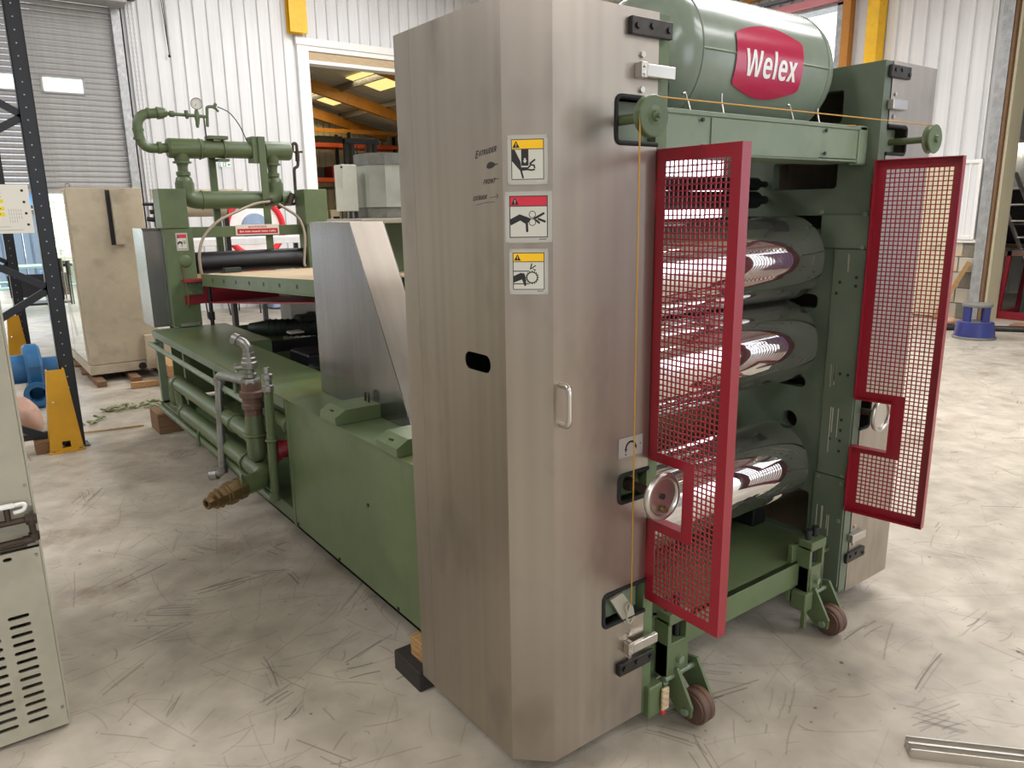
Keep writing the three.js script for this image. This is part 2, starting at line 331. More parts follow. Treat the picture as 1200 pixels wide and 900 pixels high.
{
  const c = setting('trim_6', 'hand chain loop hanging beside the roller shutter', 'chain');
  const links = [];
  for (const x of [2.68, 2.73]) for (let k = 0; k < 115; k++) links.push(tor([x, .9 + k * .033, ZB + .11], k % 2 ? [0, 0, 1] : [1, 0, 0], .012, .0035, 6, 4));
  part(c, 'chain', links, M.galv);
}
{
  const d = setting('door_2', 'tall doorway in the gable with layered pale lintel', 'doorway');
  part(d, 'jamb', bx(5.24, 5.44, 0, 4.34, ZB - .22, ZB + .05, .006), M.white);
  part(d, 'jamb', bx(9.58, 9.78, 0, 4.34, ZB - .22, ZB + .05, .006), M.white);
  part(d, 'lintel_flashing', [bx(5.22, 9.8, 4.3, 4.42, ZB - .02, ZB + .07, .006), bx(5.24, 9.78, 4.22, 4.3, ZB - .02, ZB + .045, .006)], M.white);
  part(d, 'lintel_board', bx(5.44, 9.58, 4.08, 4.215, ZB - .2, ZB + .01), M.woodPale);
  part(d, 'lintel_edge', bx(5.44, 9.58, 4.02, 4.08, ZB - .22, ZB + .04, .005), M.white);
}
{
  const c = setting('trim_1', 'yellow steel post stub above the doorway', 'post');
  part(c, 'flange', [bx(5.1, 5.4, 4.46, ROOFH(5.2) - .05, ZB + .16, ZB + .18), bx(5.1, 5.4, 4.46, ROOFH(5.2) - .05, ZB + .02, ZB + .035)], M.yellow);
  part(c, 'web', bx(5.24, 5.26, 4.56, ROOFH(5.2) - .05, ZB + .03, ZB + .17), M.yellow);
}
// right wall: big open door, columns, blockwork and small door
{
  const w = setting('wall_right', 'white corrugated side wall over a blockwork plinth', 'wall');
  part(w, 'wall_core', ex('x', [[-13, 0], [-10.2, 0], [-10.2, 4.4], [-6.62, 4.4], [-6.62, 0], [-4.27, 0], [-4.27, 5.05], [-13, 5.05]], XR + .04, XR + .3), M.clad);
  part(w, 'wall_core', [bx(XR + .04, XR + .3, 0, 5.05, -2.6, 3.7), bx(XR + .04, XR + .3, 0, 5.05, 7.3, 9), bx(XR + .04, XR + .3, 4.3, 5.05, 3.7, 7.3)], M.clad);  // gap is an unseen open doorway, added for daylight and bright roll reflections
  part(w, 'wall_core', bx(XR + .04, XR + .3, 4.3, 5.05, -4.27, -2.6), M.clad);
  clad(w, '-x', XR, -13, -10.2, 0, 5.02, M.clad);
  clad(w, '-x', XR, -6.5, -4.5, 1.06, 5.02, M.clad); clad(w, '-x', XR, -10.2, -6.5, 4.46, 5.02, M.clad); clad(w, '-x', XR, -4.5, -2.6, 4.46, 5.02, M.clad);
  clad(w, '-x', XR, -2.6, 3.7, 0, 5.02, M.clad); clad(w, '-x', XR, 7.3, 9, 0, 5.02, M.clad);
  const blk = tidy(bx(-.012, .1, 0, .195, 0, .425, .006));
  for (let r = 0; r < 5; r++) for (let k = -1; k < 5; k++) {
    const z0 = -6.6 + k * .44 + (r % 2) * .22; if (z0 < -6.62 || z0 + .42 > -4.42) continue;
    const m = new THREE.Mesh(blk, M.block); m.name = 'block'; m.position.set(XR + .01, .012 + r * .208, z0); w.add(m);
  }
  for (let r = 0; r < 5; r++) { const m = new THREE.Mesh(tidy(bx(-.012, .1, 0, .195, 0, r % 2 ? .2 : .19, .006)), M.block); m.name = 'block'; m.position.set(XR + .01, .012 + r * .208, r % 2 ? -4.62 : -4.6); w.add(m); }
  part(w, 'sill', bx(XR - .03, XR + .04, 1.03, 1.07, -6.6, -4.4), M.white);
}
{
  const d = setting('door_3', 'tall open goods door letting in white daylight', 'door');
  part(d, 'jamb', bx(XR - .02, XR + .32, 0, 4.42, -6.68, -6.58, .006), M.galv);
  part(d, 'jamb', bx(XR - .02, XR + .32, 0, 4.42, -10.28, -10.18, .006), M.galv);
  part(d, 'header', bx(XR - .02, XR + .32, 4.38, 4.44, -10.28, -6.58), M.galv);
}
{
  const t = setting('trim_2', 'pink painted eaves rail above the open goods door', 'rail');
  part(t, 'rail', bx(XR - .12, XR - .02, 4.43, 4.53, -12.5, -4.4, .006), M.pinkPaint);
}
{
  const t = setting('trim_8', 'horizontal steel sheeting rails above the goods door', 'rails');
  [[4.6, M.purlin], [4.72, M.orangeSteel], [4.84, M.purlin]].forEach(([y, m]) => part(t, 'rail', bx(XR - .1, XR - .02, y, y + .05, -12.5, -6.6, .004), m));
}
function column(n, z0, z1, x0, mat, label) {
  const c = setting('trim_' + n, label, 'column');
  part(c, 'flange', bx(x0, x0 + .016, 0, 5.0, z0, z1), mat); part(c, 'flange', bx(XR - .03, XR - .014, 0, 5.0, z0, z1), mat);
  part(c, 'web', bx(x0 + .016, XR - .03, 0, 5.0, z1 - .02, z1 - .005), mat);
}
column(3, -6.52, -6.4, 10.86, M.orangeSteel, 'narrow orange column beside the open goods door');
column(4, -6.1, -5.93, 10.78, M.yellow, 'bright yellow steel column on the side wall');
column(7, 3.2, 3.45, 10.78, M.yellow, 'yellow steel column on the side wall past the workshop');
{
  const d = setting('door_4', 'pale yellow side door with white frame', 'door');
  part(d, 'leaf', bx(XR - .08, XR - .035, .02, 2.04, -5.6, -4.78, .004), M.cladCream);
  part(d, 'frame', [bx(XR - .06, XR - .012, 0, 2.1, -4.78, -4.74), bx(XR - .06, XR - .012, 2.04, 2.12, -5.66, -4.74), bx(XR - .06, XR - .012, 0, 2.1, -5.66, -5.6)], M.white);
  part(d, 'handle', [cy([XR - .08, 1.0, -4.86], [XR - .13, 1.0, -4.86], .01), cy([XR - .13, 1.0, -4.86], [XR - .13, 1.0, -4.98], .009)], M.plainSteel);
}
{
  const d = setting('window_1', 'white framed blanked window beside the side door', 'window');
  part(d, 'frame', [bx(XR - .05, XR - .01, 1.07, 2.1, -4.73, -4.69, .004), bx(XR - .05, XR - .01, 1.07, 2.1, -4.5, -4.455, .004), bx(XR - .05, XR - .01, 2.05, 2.1, -4.69, -4.5, .004), bx(XR - .05, XR - .01, 1.07, 1.12, -4.69, -4.5, .004), bx(XR - .045, XR - .015, 1.12, 2.05, -4.605, -4.585)], M.white);
  part(d, 'panel', bx(XR - .03, XR - .02, 1.12, 2.05, -4.69, -4.605), M.clad); part(d, 'panel', bx(XR - .03, XR - .02, 1.12, 2.05, -4.585, -4.5), M.clad);
}
{
  const d = setting('trim_5', 'galvanised strip and timber post at the opening edge', 'post');
  part(d, 'steel_strip', bx(XR - .06, XR - .02, 0, 5.0, -4.42, -4.29), M.galv);
  part(d, 'timber_edge', bx(XR - .05, XR + .02, 0, 5.0, -4.285, -4.25), M.woodOld);
  part(d, 'post_board', bx(XR + .02, XR + .38, 0, 5.0, -4.27, -4.22, .004), M.cladCream);
}
// unseen sides
{
  const w = setting('wall_front', 'white corrugated end wall facing the gable', 'wall');
  const top = (x) => ROOFH(x) - .02;
  part(w, 'wall_core', ex('z', [[-9.3, 0], [-3.4, 0], [-3.4, 4.2], [2.2, 4.2], [2.2, 0], [11.3, 0], [11.3, top(11.3)], [1, top(1)], [-9.3, top(-9.3)]], 9.04, 9.2), M.clad);
  clad(w, '-z', 9, -9, -3.4, 0, top, M.clad); clad(w, '-z', 9, 2.2, 11, 0, top, M.clad); clad(w, '-z', 9, -3.4, 2.2, 4.2, top, M.clad);
  const l = setting('wall_left', 'white corrugated long wall of the factory hall', 'wall');
  part(l, 'wall_core', bx(-9.3, -9.04, 0, 5.05, -13, 9), M.clad);
  clad(l, 'x', -9, -13, 9, 0, 5.02, M.clad);
}
// roof: decks, purlins, rafters, rooflights
const slopeX = (side, x) => 1 + side * x;
{
  const c = setting('ceiling', 'sheeted pitched roof with purlins and yellow rafters', 'roof');
  for (const s of [-1, 1]) {
    const x1 = s > 0 ? 11.3 : -9.3;
    const pts = s > 0 ? [[1, 7.53], [x1, ROOFH(x1) + .03], [x1, ROOFH(x1) + .13], [1, 7.63]] : [[1, 7.53], [1, 7.63], [x1, ROOFH(x1) + .13], [x1, ROOFH(x1) + .03]];
    part(c, 'roof_deck', ex('z', pts, -13.2, 9.3), M.roof);
    if (s > 0) part(c, 'roof_deck', ex('z', [[2.6, ROOF(2.6) + .03], [12.6, ROOF(12.6) + .03], [12.6, ROOF(12.6) + .13], [2.6, ROOF(2.6) + .13]], -23.4, -13.2), M.roof);
    const prof = [[0, .005]]; for (let u = 0; u < .99; u += .2) prof.push([u + .11, .005], [u + .13, -.032], [u + .17, -.032], [u + .19, .005]); prof.push([1, .005], [1, .012], [0, .012]);
    const sheetG = tidy(ex('x', prof, 0, s > 0 ? 10.58 : 10.58)); if (s < 0) sheetG.rotateY(Math.PI).translate(0, 0, 1); sheetG.rotateZ(-s * TILT);
    for (let z = -13; z < 8.9; z += 1) { const m = new THREE.Mesh(sheetG, M.roof); m.name = 'roof_sheet'; m.position.set(1, 7.515, z); c.add(m); }
    if (s > 0) for (let z = -23.2; z < -13.3; z += 1) { const m = new THREE.Mesh(tidy(ex('x', prof, 0, 9.9)).rotateZ(-TILT), M.roof); m.name = 'roof_sheet'; m.position.set(2.8, ROOF(2.8) + .015, z); c.add(m); }
    for (let k = 1; k <= 7; k++) { const x = 1 + s * k * 1.36; if (s < 0 && k > 7) continue; part(c, 'purlin', bx(x - .03, x + .03, ROOFH(x) - .2, ROOFH(x) - .03, -12.98, 9), M.purlin); if (s > 0 && x > 2.8) part(c, 'purlin', bx(x - .03, x + .03, ROOF(x) - .2, ROOF(x) - .03, -23, -13.2), M.purlin); }
    for (const z of [-6.2, .6, 7.4]) part(c, 'rafter', bar([1, 7.5 - .36, z], [1 + s * 9.9, ROOFH(1 + s * 9.9) - .36, z], .16, .32), M.orangeSteel);
    if (s > 0) for (const z of [-16.4, -19.9, -22.75]) part(c, 'rafter', bar([2.8, ROOF(2.8) - .31, z], [12, ROOF(12) - .31, z], .14, .28), M.orangeSteel);
  }
}
function roofPanel(x, z, len, wid, k, group) {
  const s = Math.sign(x - 1), y = (k < 0 ? ROOF(x) : ROOFH(x)) - .04, n = V(-Math.sin(TILT) * s * -1, -Math.cos(TILT), 0);
  n.set(-s * Math.sin(TILT), -Math.cos(TILT), 0);
  const g = new THREE.BoxGeometry(len, .02, wid).rotateZ(-s * TILT).translate(x, y, z);
  part(scene.getObjectByName('ceiling'), 'rooflight', g, k < 0 ? M.rooflightStore : M.rooflight, 'translucent rooflight panel');
  const l = new THREE.RectAreaLight(k < 0 ? 0xffe9b4 : ROOFLIGHT_COLOR, ROOFLIGHT * (k < 0 ? .5 : 1), len * .98, wid * .98); l.up.set(0, 0, 1); l.position.set(x + n.x * .03, y + n.y * .03, z); l.lookAt(x + n.x, y + n.y, z); scene.add(l);
}
for (const z of [-9.4, -7.4, -3.8, -1.6, 2.8, 5.2]) roofPanel(6.2, z, 4.4, 1.05, 0);
for (const z of [-8.6, -2.8, 4.4]) roofPanel(-4.2, z, 4.4, 1.05, 0);
for (const [x, z, wid] of [[9.47, -21.4, 1.5], [9.42, -18.0, 2.0], [5.6, -18.0, 1.2], [5.6, -21.4, 1.2]]) roofPanel(x, z, 1.0, wid, -1, 'rooflights beyond the doorway');
// hall behind the doorway
{
  const w = setting('wall_far', 'cream corrugated wall of the store beyond the doorway', 'wall');
  part(w, 'wall_core', bx(2.2, 13, 0, 6.5, -23.3, -23.04), M.cladCream);
  clad(w, 'z', -23, 2.4, 12.6, 0, (x) => ROOF(x) - .05, M.cladCream);
  const r = setting('wall_store_right', 'cream side wall of the store beyond the doorway', 'wall');
  part(r, 'wall_core', bx(12.4, 12.6, 0, 4.4, -23.2, -13.2), M.cladCream);
  const l = setting('wall_store_left', 'cream inner side wall of the store beyond the doorway', 'wall');
  part(l, 'wall_core', bx(2.6, 2.8, 0, 6.4, -23.2, -13.2), M.cladCream);
}
// workshop bay to the right
{
  const w = setting('wall_workshop', 'corrugated wall of the side workshop', 'wall');
  part(w, 'wall_core', bx(15.04, 15.3, 0, 5.2, -6.2, 0), M.clad);
  clad(w, '-x', 15, -6.2, 0, 0, 5, M.clad);
  const s = setting('wall_workshop_back', 'end wall of the side workshop', 'wall'); part(s, 'wall_core', bx(11.3, 15.3, 0, 5.2, -6.4, -6.2), M.clad);
  const s2 = setting('wall_workshop_front', 'front wall of the side workshop', 'wall'); part(s2, 'wall_core', bx(11.3, 15.3, 0, 5.2, 0, .2), M.clad);
  const c = setting('ceiling_workshop', 'sheeted ceiling of the side workshop', 'ceiling'); part(c, 'deck', bx(11.3, 15.3, 5, 5.2, -6.4, .2), M.roof);
}
{
  const t = thing('batten_light', 'lit white strip light on the workshop wall', 'light', [14.93, 2.5, -5.6]);
  part(t, 'housing', bx(14.86, 14.97, 2.52, 2.6, -6.0, -4.9, .01), M.white);
  part(t, 'tube', cy([14.9, 2.495, -5.96], [14.9, 2.495, -4.94], .02), M.lampGlow);
  const l = new THREE.RectAreaLight(0xfff6e6, 8, 1.0, .06); l.position.set(14.9, 2.46, -5.45); l.up.set(0, 0, 1); l.lookAt(14.9, 0, -5.45); l.rotateZ(Math.PI / 2); scene.add(l);
}

// outdoors
setting('ground', 'pale concrete yard outside the open doors', 'yard', [bx(-20, 2.6, -.25, -.01, -45, -23.4), bx(-20, -9.4, -.25, -.01, -23.4, -13), bx(17.4, 40, -.25, -.01, -30, 10), bx(13, 17.4, -.25, -.012, -30, -23.4)], M.ground);
// ================================================================ the roll stand
const ZC = -1.366, CB = .07, CT = 2.011;
const font = await new FontLoader().loadAsync('fonts/droid/droid_sans_bold.typeface.json');
// --- warning sign prints
function signTex(w, h, kind) {
  return canvasTex(w, h, (c) => {
    c.fillStyle = '#aeaba0'; c.fillRect(0, 0, w, h);
    const x0 = w * .1, y0 = h * .09, bw = w * .8, bh = h * .8, head = bh * .24;
    c.fillStyle = '#c6c4b6'; c.fillRect(x0, y0, bw, bh);
    c.fillStyle = kind === 'rolls' ? '#c8273b' : '#f2bd0c'; c.fillRect(x0, y0, bw, head);
    c.strokeStyle = '#1c1a18'; c.lineWidth = w * .018; c.strokeRect(x0, y0, bw, bh); c.beginPath(); c.moveTo(x0, y0 + head); c.lineTo(x0 + bw, y0 + head); c.stroke();
    c.fillStyle = '#1c1a18'; const tx = x0 + bw * .14, ty = y0 + head * .5, ts = head * .36;
    c.beginPath(); c.moveTo(tx, ty - ts); c.lineTo(tx + ts * 1.1, ty + ts); c.lineTo(tx - ts * 1.1, ty + ts); c.fill();
    c.fillStyle = kind === 'rolls' ? '#e8d9cf' : '#f2d560'; c.fillRect(tx - ts * .1, ty - ts * .35, ts * .2, ts * .7); c.fillRect(tx - ts * .1, ty + ts * .5, ts * .2, ts * .2);
    c.fillStyle = '#1c1a18'; c.strokeStyle = '#1c1a18'; c.lineCap = 'round';
    const X = (u) => x0 + bw * u, Y = (v) => y0 + head + (bh - head) * v;
    const poly = (p) => { c.beginPath(); p.forEach(([u, v], i) => (i ? c.lineTo(X(u), Y(v)) : c.moveTo(X(u), Y(v)))); c.closePath(); c.fill(); };
    const line = (p, lw) => { c.lineWidth = bw * lw; c.beginPath(); p.forEach(([u, v], i) => (i ? c.lineTo(X(u), Y(v)) : c.moveTo(X(u), Y(v)))); c.stroke(); };
    if (kind === 'press') {
      poly([[0, .02], [.1, .02], [.28, .42], [.3, .6], [.5, .6], [.52, .7], [.28, .72], [.22, .66], [0, .38]]);
      line([[.28, .66], [.35, .94]], .06); poly([[.3, 0], [.53, 0], [.53, .55], [.3, .55]]);
      line([[.58, .48], [.72, .36]], .055); line([[.52, .62], [.6, .52], [.7, .54], [.72, .62]], .05); line([[.52, .68], [.62, .7], [.71, .68]], .05);
      c.fillStyle = '#c6c4b6'; poly([[.385, .3], [.445, .3], [.445, .38], [.48, .38], [.415, .47], [.35, .38], [.385, .38]]);
    } else if (kind === 'rolls') {
      poly([[0, .42], [.26, .26], [.44, .34], [.56, .4], [.52, .5], [.46, .56], [.4, .56], [.28, .46], [.02, .62]]);
      line([[.45, .54], [.46, .8]], .065); line([[.66, .4], [.9, .24]], .06); line([[.77, .42], [.93, .5]], .06); line([[.7, .46], [.78, .54]], .055);
      c.lineWidth = bw * .018; for (const v of [.27, .52]) { c.beginPath(); c.arc(X(.6), Y(v), bw * .085, 0, 7); c.stroke(); }
    } else {
      line([[0, .34], [.5, .34]], .03); line([[0, .8], [.5, .8]], .03);
      c.lineWidth = bw * .035; c.beginPath(); c.arc(X(.61), Y(.57), bw * .17, 0, 7); c.stroke();
      for (let i = 0; i < 16; i++) { const a = i / 16 * 6.283; c.fillRect(X(.61) + Math.cos(a) * bw * .2 - bw * .018, Y(.57) + Math.sin(a) * bw * .2 - bw * .018, bw * .036, bw * .036); }
      poly([[0, .52], [.24, .4], [.36, .42], [.4, .56], [.42, .86], [.36, .88], [.28, .64], [0, .76]]);
      line([[.56, .26], [.6, .08]], .04); line([[.6, .24], [.72, .14]], .035); line([[.66, .28], [.72, .3]], .035);
    }
    c.fillRect(w * .72, h * .925, w * .16, h * .012);
  });
}
function fixings(list, dir, r = .004, h = .003) { return list.map((p) => hexHead(p, dir, r, h)); }

// --- near stainless guard cabinet
{
  const t = thing('guard_cabinet', 'tall stainless cabinet with three warning signs and marker writing', 'cabinet', [1.27, CB, -1.65]);
  const th = .004, up = [1.704, 1.811, 1.337], mid = [.767, .846, 1.368], low = [.41, .508, 1.317];
  const notch = ([y0, y1, x], r = .014) => { const o = []; for (let i = 0; i <= 4; i++) { const a = Math.PI * (1.5 - .5 * i / 4); o.push([x + r + r * Math.cos(a), y0 + r + r * Math.sin(a)]); } for (let i = 0; i <= 4; i++) { const a = Math.PI * (1 - .5 * i / 4); o.push([x + r + r * Math.cos(a), y1 - r + r * Math.sin(a)]); } return o; };
  const xr = 1.478, door = [[1.139, CB], [xr, CB]];
  for (const n of [low, mid, up]) { door.push([xr, n[0]], ...notch(n), [xr, n[1]]); }
  door.push([xr, CT], [1.139, CT]);
  const front = part(t, 'door', ex('z', door, ZC - th, ZC), M.steel, 'brushed stainless front panel with cut-outs');
  part(t, 'side_panel', ex('x', rect(-1.935, -1.445, CB, CT), 1.055, 1.055 + th, [rrect(-1.626, -1.51, 1.148, 1.194, .022)]), M.steel, 'brushed stainless side panel with an oval slot');
  const e = V(.084, 0, .079), en = V(-.079, 0, .084).normalize();
  part(t, 'corner_panel', ex('y', [[1.055, -1.445], [1.139, ZC], [1.139 + .004, ZC - .004], [1.055 + .004, -1.445 - .0025]], CB, CT), M.steel, 'narrow angled corner panel');
  part(t, 'top_panel', ex('y', [[1.0555, -1.935], [1.0555, -1.4452], [1.139, ZC - .0008], [xr, ZC - .0008], [xr, -1.935]], CT - .004, CT - .0005), M.steel);
  part(t, 'back_panel', bx(1.06, xr, CB, CT - .005, -1.935, -1.931), M.steel);
  part(t, 'bottom_panel', ex('y', [[1.06, -1.93], [1.06, -1.446], [1.141, ZC - .006], [xr, ZC - .006], [xr, -1.93]], CB + .001, CB + .005), M.steel);
  part(t, 'seam', bx(1.0543, 1.0552, CB + .01, CT - .002, -1.8545, -1.8535), M.steel);
  // black edging of the cut-outs
  for (const n of [up, mid, low]) part(t, 'edge_trim', tb([[xr, n[0], ZC], ...notch(n).map(([x, y]) => [x, y, ZC]), [xr, n[1], ZC]].map(([x, y]) => [x, y, ZC - .001]), .0065, .004, 6), M.rubber, 'black rubber edging');
  // plates seen through the cut-outs
  part(t, 'bracket_plate', ex('z', [[1.357, 1.712], [1.347, 1.724], [1.347, 1.792], [1.357, 1.804], [1.476, 1.804], [1.476, 1.712]], ZC - .05, ZC - .03), M.greenLit);
  const mp = part(t, 'bracket_plate', bx(1.376, 1.476, .77, .843, ZC - .05, ZC - .03, .004), M.green); parts(mp, 'bolt', [hexHead([1.428, .826, ZC - .03], [0, 0, 1], .006, .005)], M.brownPipe);
  part(t, 'bracket_plate', bx(1.325, 1.476, .414, .504, ZC - .05, ZC - .03, .004), M.greenLit);
  // pulley on its shaft
  const pul = part(t, 'pulley', [lt([[.012, -.012], [.045, -.012], [.047, -.009], [.04, -.003], [.04, .003], [.047, .009], [.045, .012], [.012, .012]], [1.352, 1.755, -1.268], [1.352, 1.755, -1.2], 36)], M.green, 'grooved rope pulley');
  part(pul, 'hub', [lt([[0, .022], [.011, .022], [.013, .014], [.024, .012], [.024, 0]], [1.352, 1.755, -1.268], [1.352, 1.755, -1.2], 24), cy([1.352, 1.755, -1.25], [1.352, 1.755, -1.238], .006, .006, 6)], M.green);
  part(t, 'pulley_shaft', cy([1.352, 1.755, ZC - .04], [1.352, 1.755, -1.278], .012), M.green);
  // handwheel
  const hw = part(t, 'handwheel', [tor([1.432, .803, -1.268], [0, 0, 1], .058, .0095, 40, 12)], M.plainSteel, 'polished handwheel'); 
  part(hw, 'web', lt([[0, 0], [.052, 0], [.056, .004], [.052, .01], [.02, .006], [0, .006]], [1.432, .803, -1.276], [1.432, .803, -1], 36), M.plainSteel);
  part(hw, 'hub', [cy([1.432, .803, ZC - .04], [1.432, .803, -1.276], .012, .012), cy([1.432, .803, ZC - .03], [1.432, .803, ZC - .005], .02, .018)], M.brownPipe);
  part(hw, 'centre_bolt', cy([1.432, .803, -1.272], [1.432, .803, -1.264], .008), M.black);
  part(hw, 'crank_knob', lt([[0, .018], [.008, .017], [.01, .008], [.007, 0]], [1.43, .77, -1.268], [1.43, .77, -1.1], 14), M.bronze);
  // hinge bars, latches, handle
  for (const [y0, y1] of [[1.95, 1.99], [.24, .278]]) { const b = part(t, 'locking_bar', bx(1.372, 1.512, y0, y1, ZC + .001, ZC + .014, .002), M.darkSteel, 'dark steel bar across the panel edge'); parts(b, 'bolt', [[1.39, y0 + .02], [1.44, y0 + .024], [1.498, y0 + .02]].map(([x, y]) => hexHead([x, y, ZC + .014], [0, 0, 1], .008, .005)), M.darkSteel); }
  for (const y of [1.868, .318]) {
    const l = part(t, 'latch', [bx(1.396, 1.418, y - .014, y + .022, ZC, ZC + .024, .002), bx(1.414, 1.514, y - .012, y + .018, ZC + .012, ZC + .026, .003)], M.plainSteel, 'bright toggle latch');
    parts(l, 'screw', [hexHead([1.42, y + .042, ZC], [0, 0, 1], .008, .006), hexHead([1.42, y - .038, ZC], [0, 0, 1], .008, .006), hexHead([1.406, y + .012, ZC + .024], [0, 0, 1], .004, .003), hexHead([1.406, y - .006, ZC + .024], [0, 0, 1], .004, .003)], M.plainSteel);
  }
  part(t, 'pull_handle', tb([[1.163, 1.03, ZC], [1.163, 1.03, ZC + .032], [1.163, 1.13, ZC + .032], [1.163, 1.13, ZC]], .0075, .02, 10), M.plainSteel, 'chrome bow handle');
  const tag = part(t, 'arrow_plate', bx(1.362, 1.454, .895, .952, ZC, ZC + .0015), M.galv, 'small plate with a curved black arrow');
  const arrowTex = canvasTex(256, 160, (c) => { c.fillStyle = '#fff'; c.fillRect(0, 0, 256, 160); c.strokeStyle = '#111'; c.fillStyle = '#111'; c.lineWidth = 16; c.beginPath(); c.arc(128, 92, 52, Math.PI * 1.02, Math.PI * 1.95); c.stroke(); c.beginPath(); c.moveTo(62, 88); c.lineTo(92, 92); c.lineTo(72, 124); c.fill(); c.beginPath(); c.moveTo(166, 82); c.lineTo(194, 78); c.lineTo(188, 112); c.fill(); c.beginPath(); c.arc(76, 138, 7, 0, 7); c.fill(); c.beginPath(); c.arc(232, 74, 6, 0, 7); c.fill(); });
  part(tag, 'arrow_print', sheet([1.408, .9235, ZC + .0021], .09, .055, [0, 0, 1]), S({ map: arrowTex, color: 0xb5b0a6, metalness: .5, roughness: .45 }));
  // pull-cord eye bracket at the foot
  part(t, 'cord_bracket', [ex('z', [[1.34, .49], [1.385, .498], [1.43, .44], [1.44, .4], [1.4, .395]], ZC - .004, ZC + .004), tor([1.4, .452, ZC + .012], [.3, 0, 1], .011, .003, 18, 8), tb([[1.4, .44, ZC + .012], [1.395, .415, ZC + .014], [1.41, .398, ZC + .012], [1.425, .41, ZC + .01]], .003)], M.creamGrey, 'pale triangular eye bracket');
  // signs on the corner panel
  const q = new THREE.Vector3(1.055, 0, -1.445), el = e.clone().normalize();
  for (const [s0, s1, y0, y1, kind, label] of [[.012, .104, 1.605, 1.715, 'press', 'yellow headed crush warning sign'], [.004, .114, 1.474, 1.591, 'rolls', 'red headed rollers warning sign'], [.012, .104, 1.354, 1.461, 'belt', 'yellow headed belt warning sign']]) {
    const c = q.clone().addScaledVector(el, (s0 + s1) / 2).setY((y0 + y1) / 2), w = s1 - s0, h = y1 - y0, f = en.toArray();
    const plate = new THREE.BoxGeometry(w, h, .002).applyQuaternion(new THREE.Quaternion().setFromUnitVectors(V(0, 0, 1), en)).translate(c.x + en.x * .001, c.y, c.z + en.z * .001);
    const pl = part(t, 'warning_sign', plate, M.galv, label);
    part(pl, 'sign_print', sheet(c.clone().addScaledVector(en, .0026).toArray(), w * .99, h * .99, f), S({ map: signTex(384, Math.round(384 * h / w), kind), roughness: .45 }));
    parts(pl, 'screw', [[-.46, .47], [.46, .47], [-.46, -.47], [.46, -.47]].map(([a, b]) => hexHead(c.clone().addScaledVector(el, a * w).addScaledVector(en, .002).setY(c.y + b * h).toArray(), f, .003, .003)), M.plainSteel);
  }
  // marker writing
  const ink = canvasTex(512, 640, (c) => {
    c.fillStyle = '#000'; c.fillRect(0, 0, 512, 640); c.strokeStyle = '#fff'; c.fillStyle = '#fff'; c.lineCap = 'round'; c.lineJoin = 'round';
    const hand = (txt, x, y, s, tilt) => { c.save(); c.translate(x, y); c.rotate(tilt); c.transform(1, 0, -.18, 1, 0, 0); c.font = `italic bold ${s}px sans-serif`; c.lineWidth = 2.2; c.fillText(txt, 0, 0); c.restore(); };
    hand('E', 60, 140, 104, -.12); hand('XTRUDER', 128, 118, 72, -.1);
    c.beginPath(); c.moveTo(440, 212); c.bezierCurveTo(330, 150, 270, 200, 270, 232); c.bezierCurveTo(300, 262, 380, 250, 440, 212); c.fill(); c.lineWidth = 10; c.beginPath(); c.moveTo(400, 214); c.lineTo(468, 210); c.stroke();
    hand('FRONT', 200, 400, 66, -.04); c.lineWidth = 5; c.beginPath(); c.moveTo(420, 352); c.lineTo(484, 350); c.stroke();
    hand('EXTRUDE', 4, 560, 60, -.06); c.lineWidth = 5; c.beginPath(); c.moveTo(320, 536); c.lineTo(462, 520); c.moveTo(430, 492); c.lineTo(464, 520); c.lineTo(432, 546); c.stroke();
    c.beginPath(); c.moveTo(70, 606); c.quadraticCurveTo(220, 576, 400, 578); c.stroke();
  }, false);
  part(t, 'marker_writing', sheet([1.0546, 1.628, -1.512], .118, .148, [-1, 0, 0]), S({ color: 0x23211f, alphaMap: ink, transparent: true, roughness: .6 }), 'black marker writing with arrow');
}
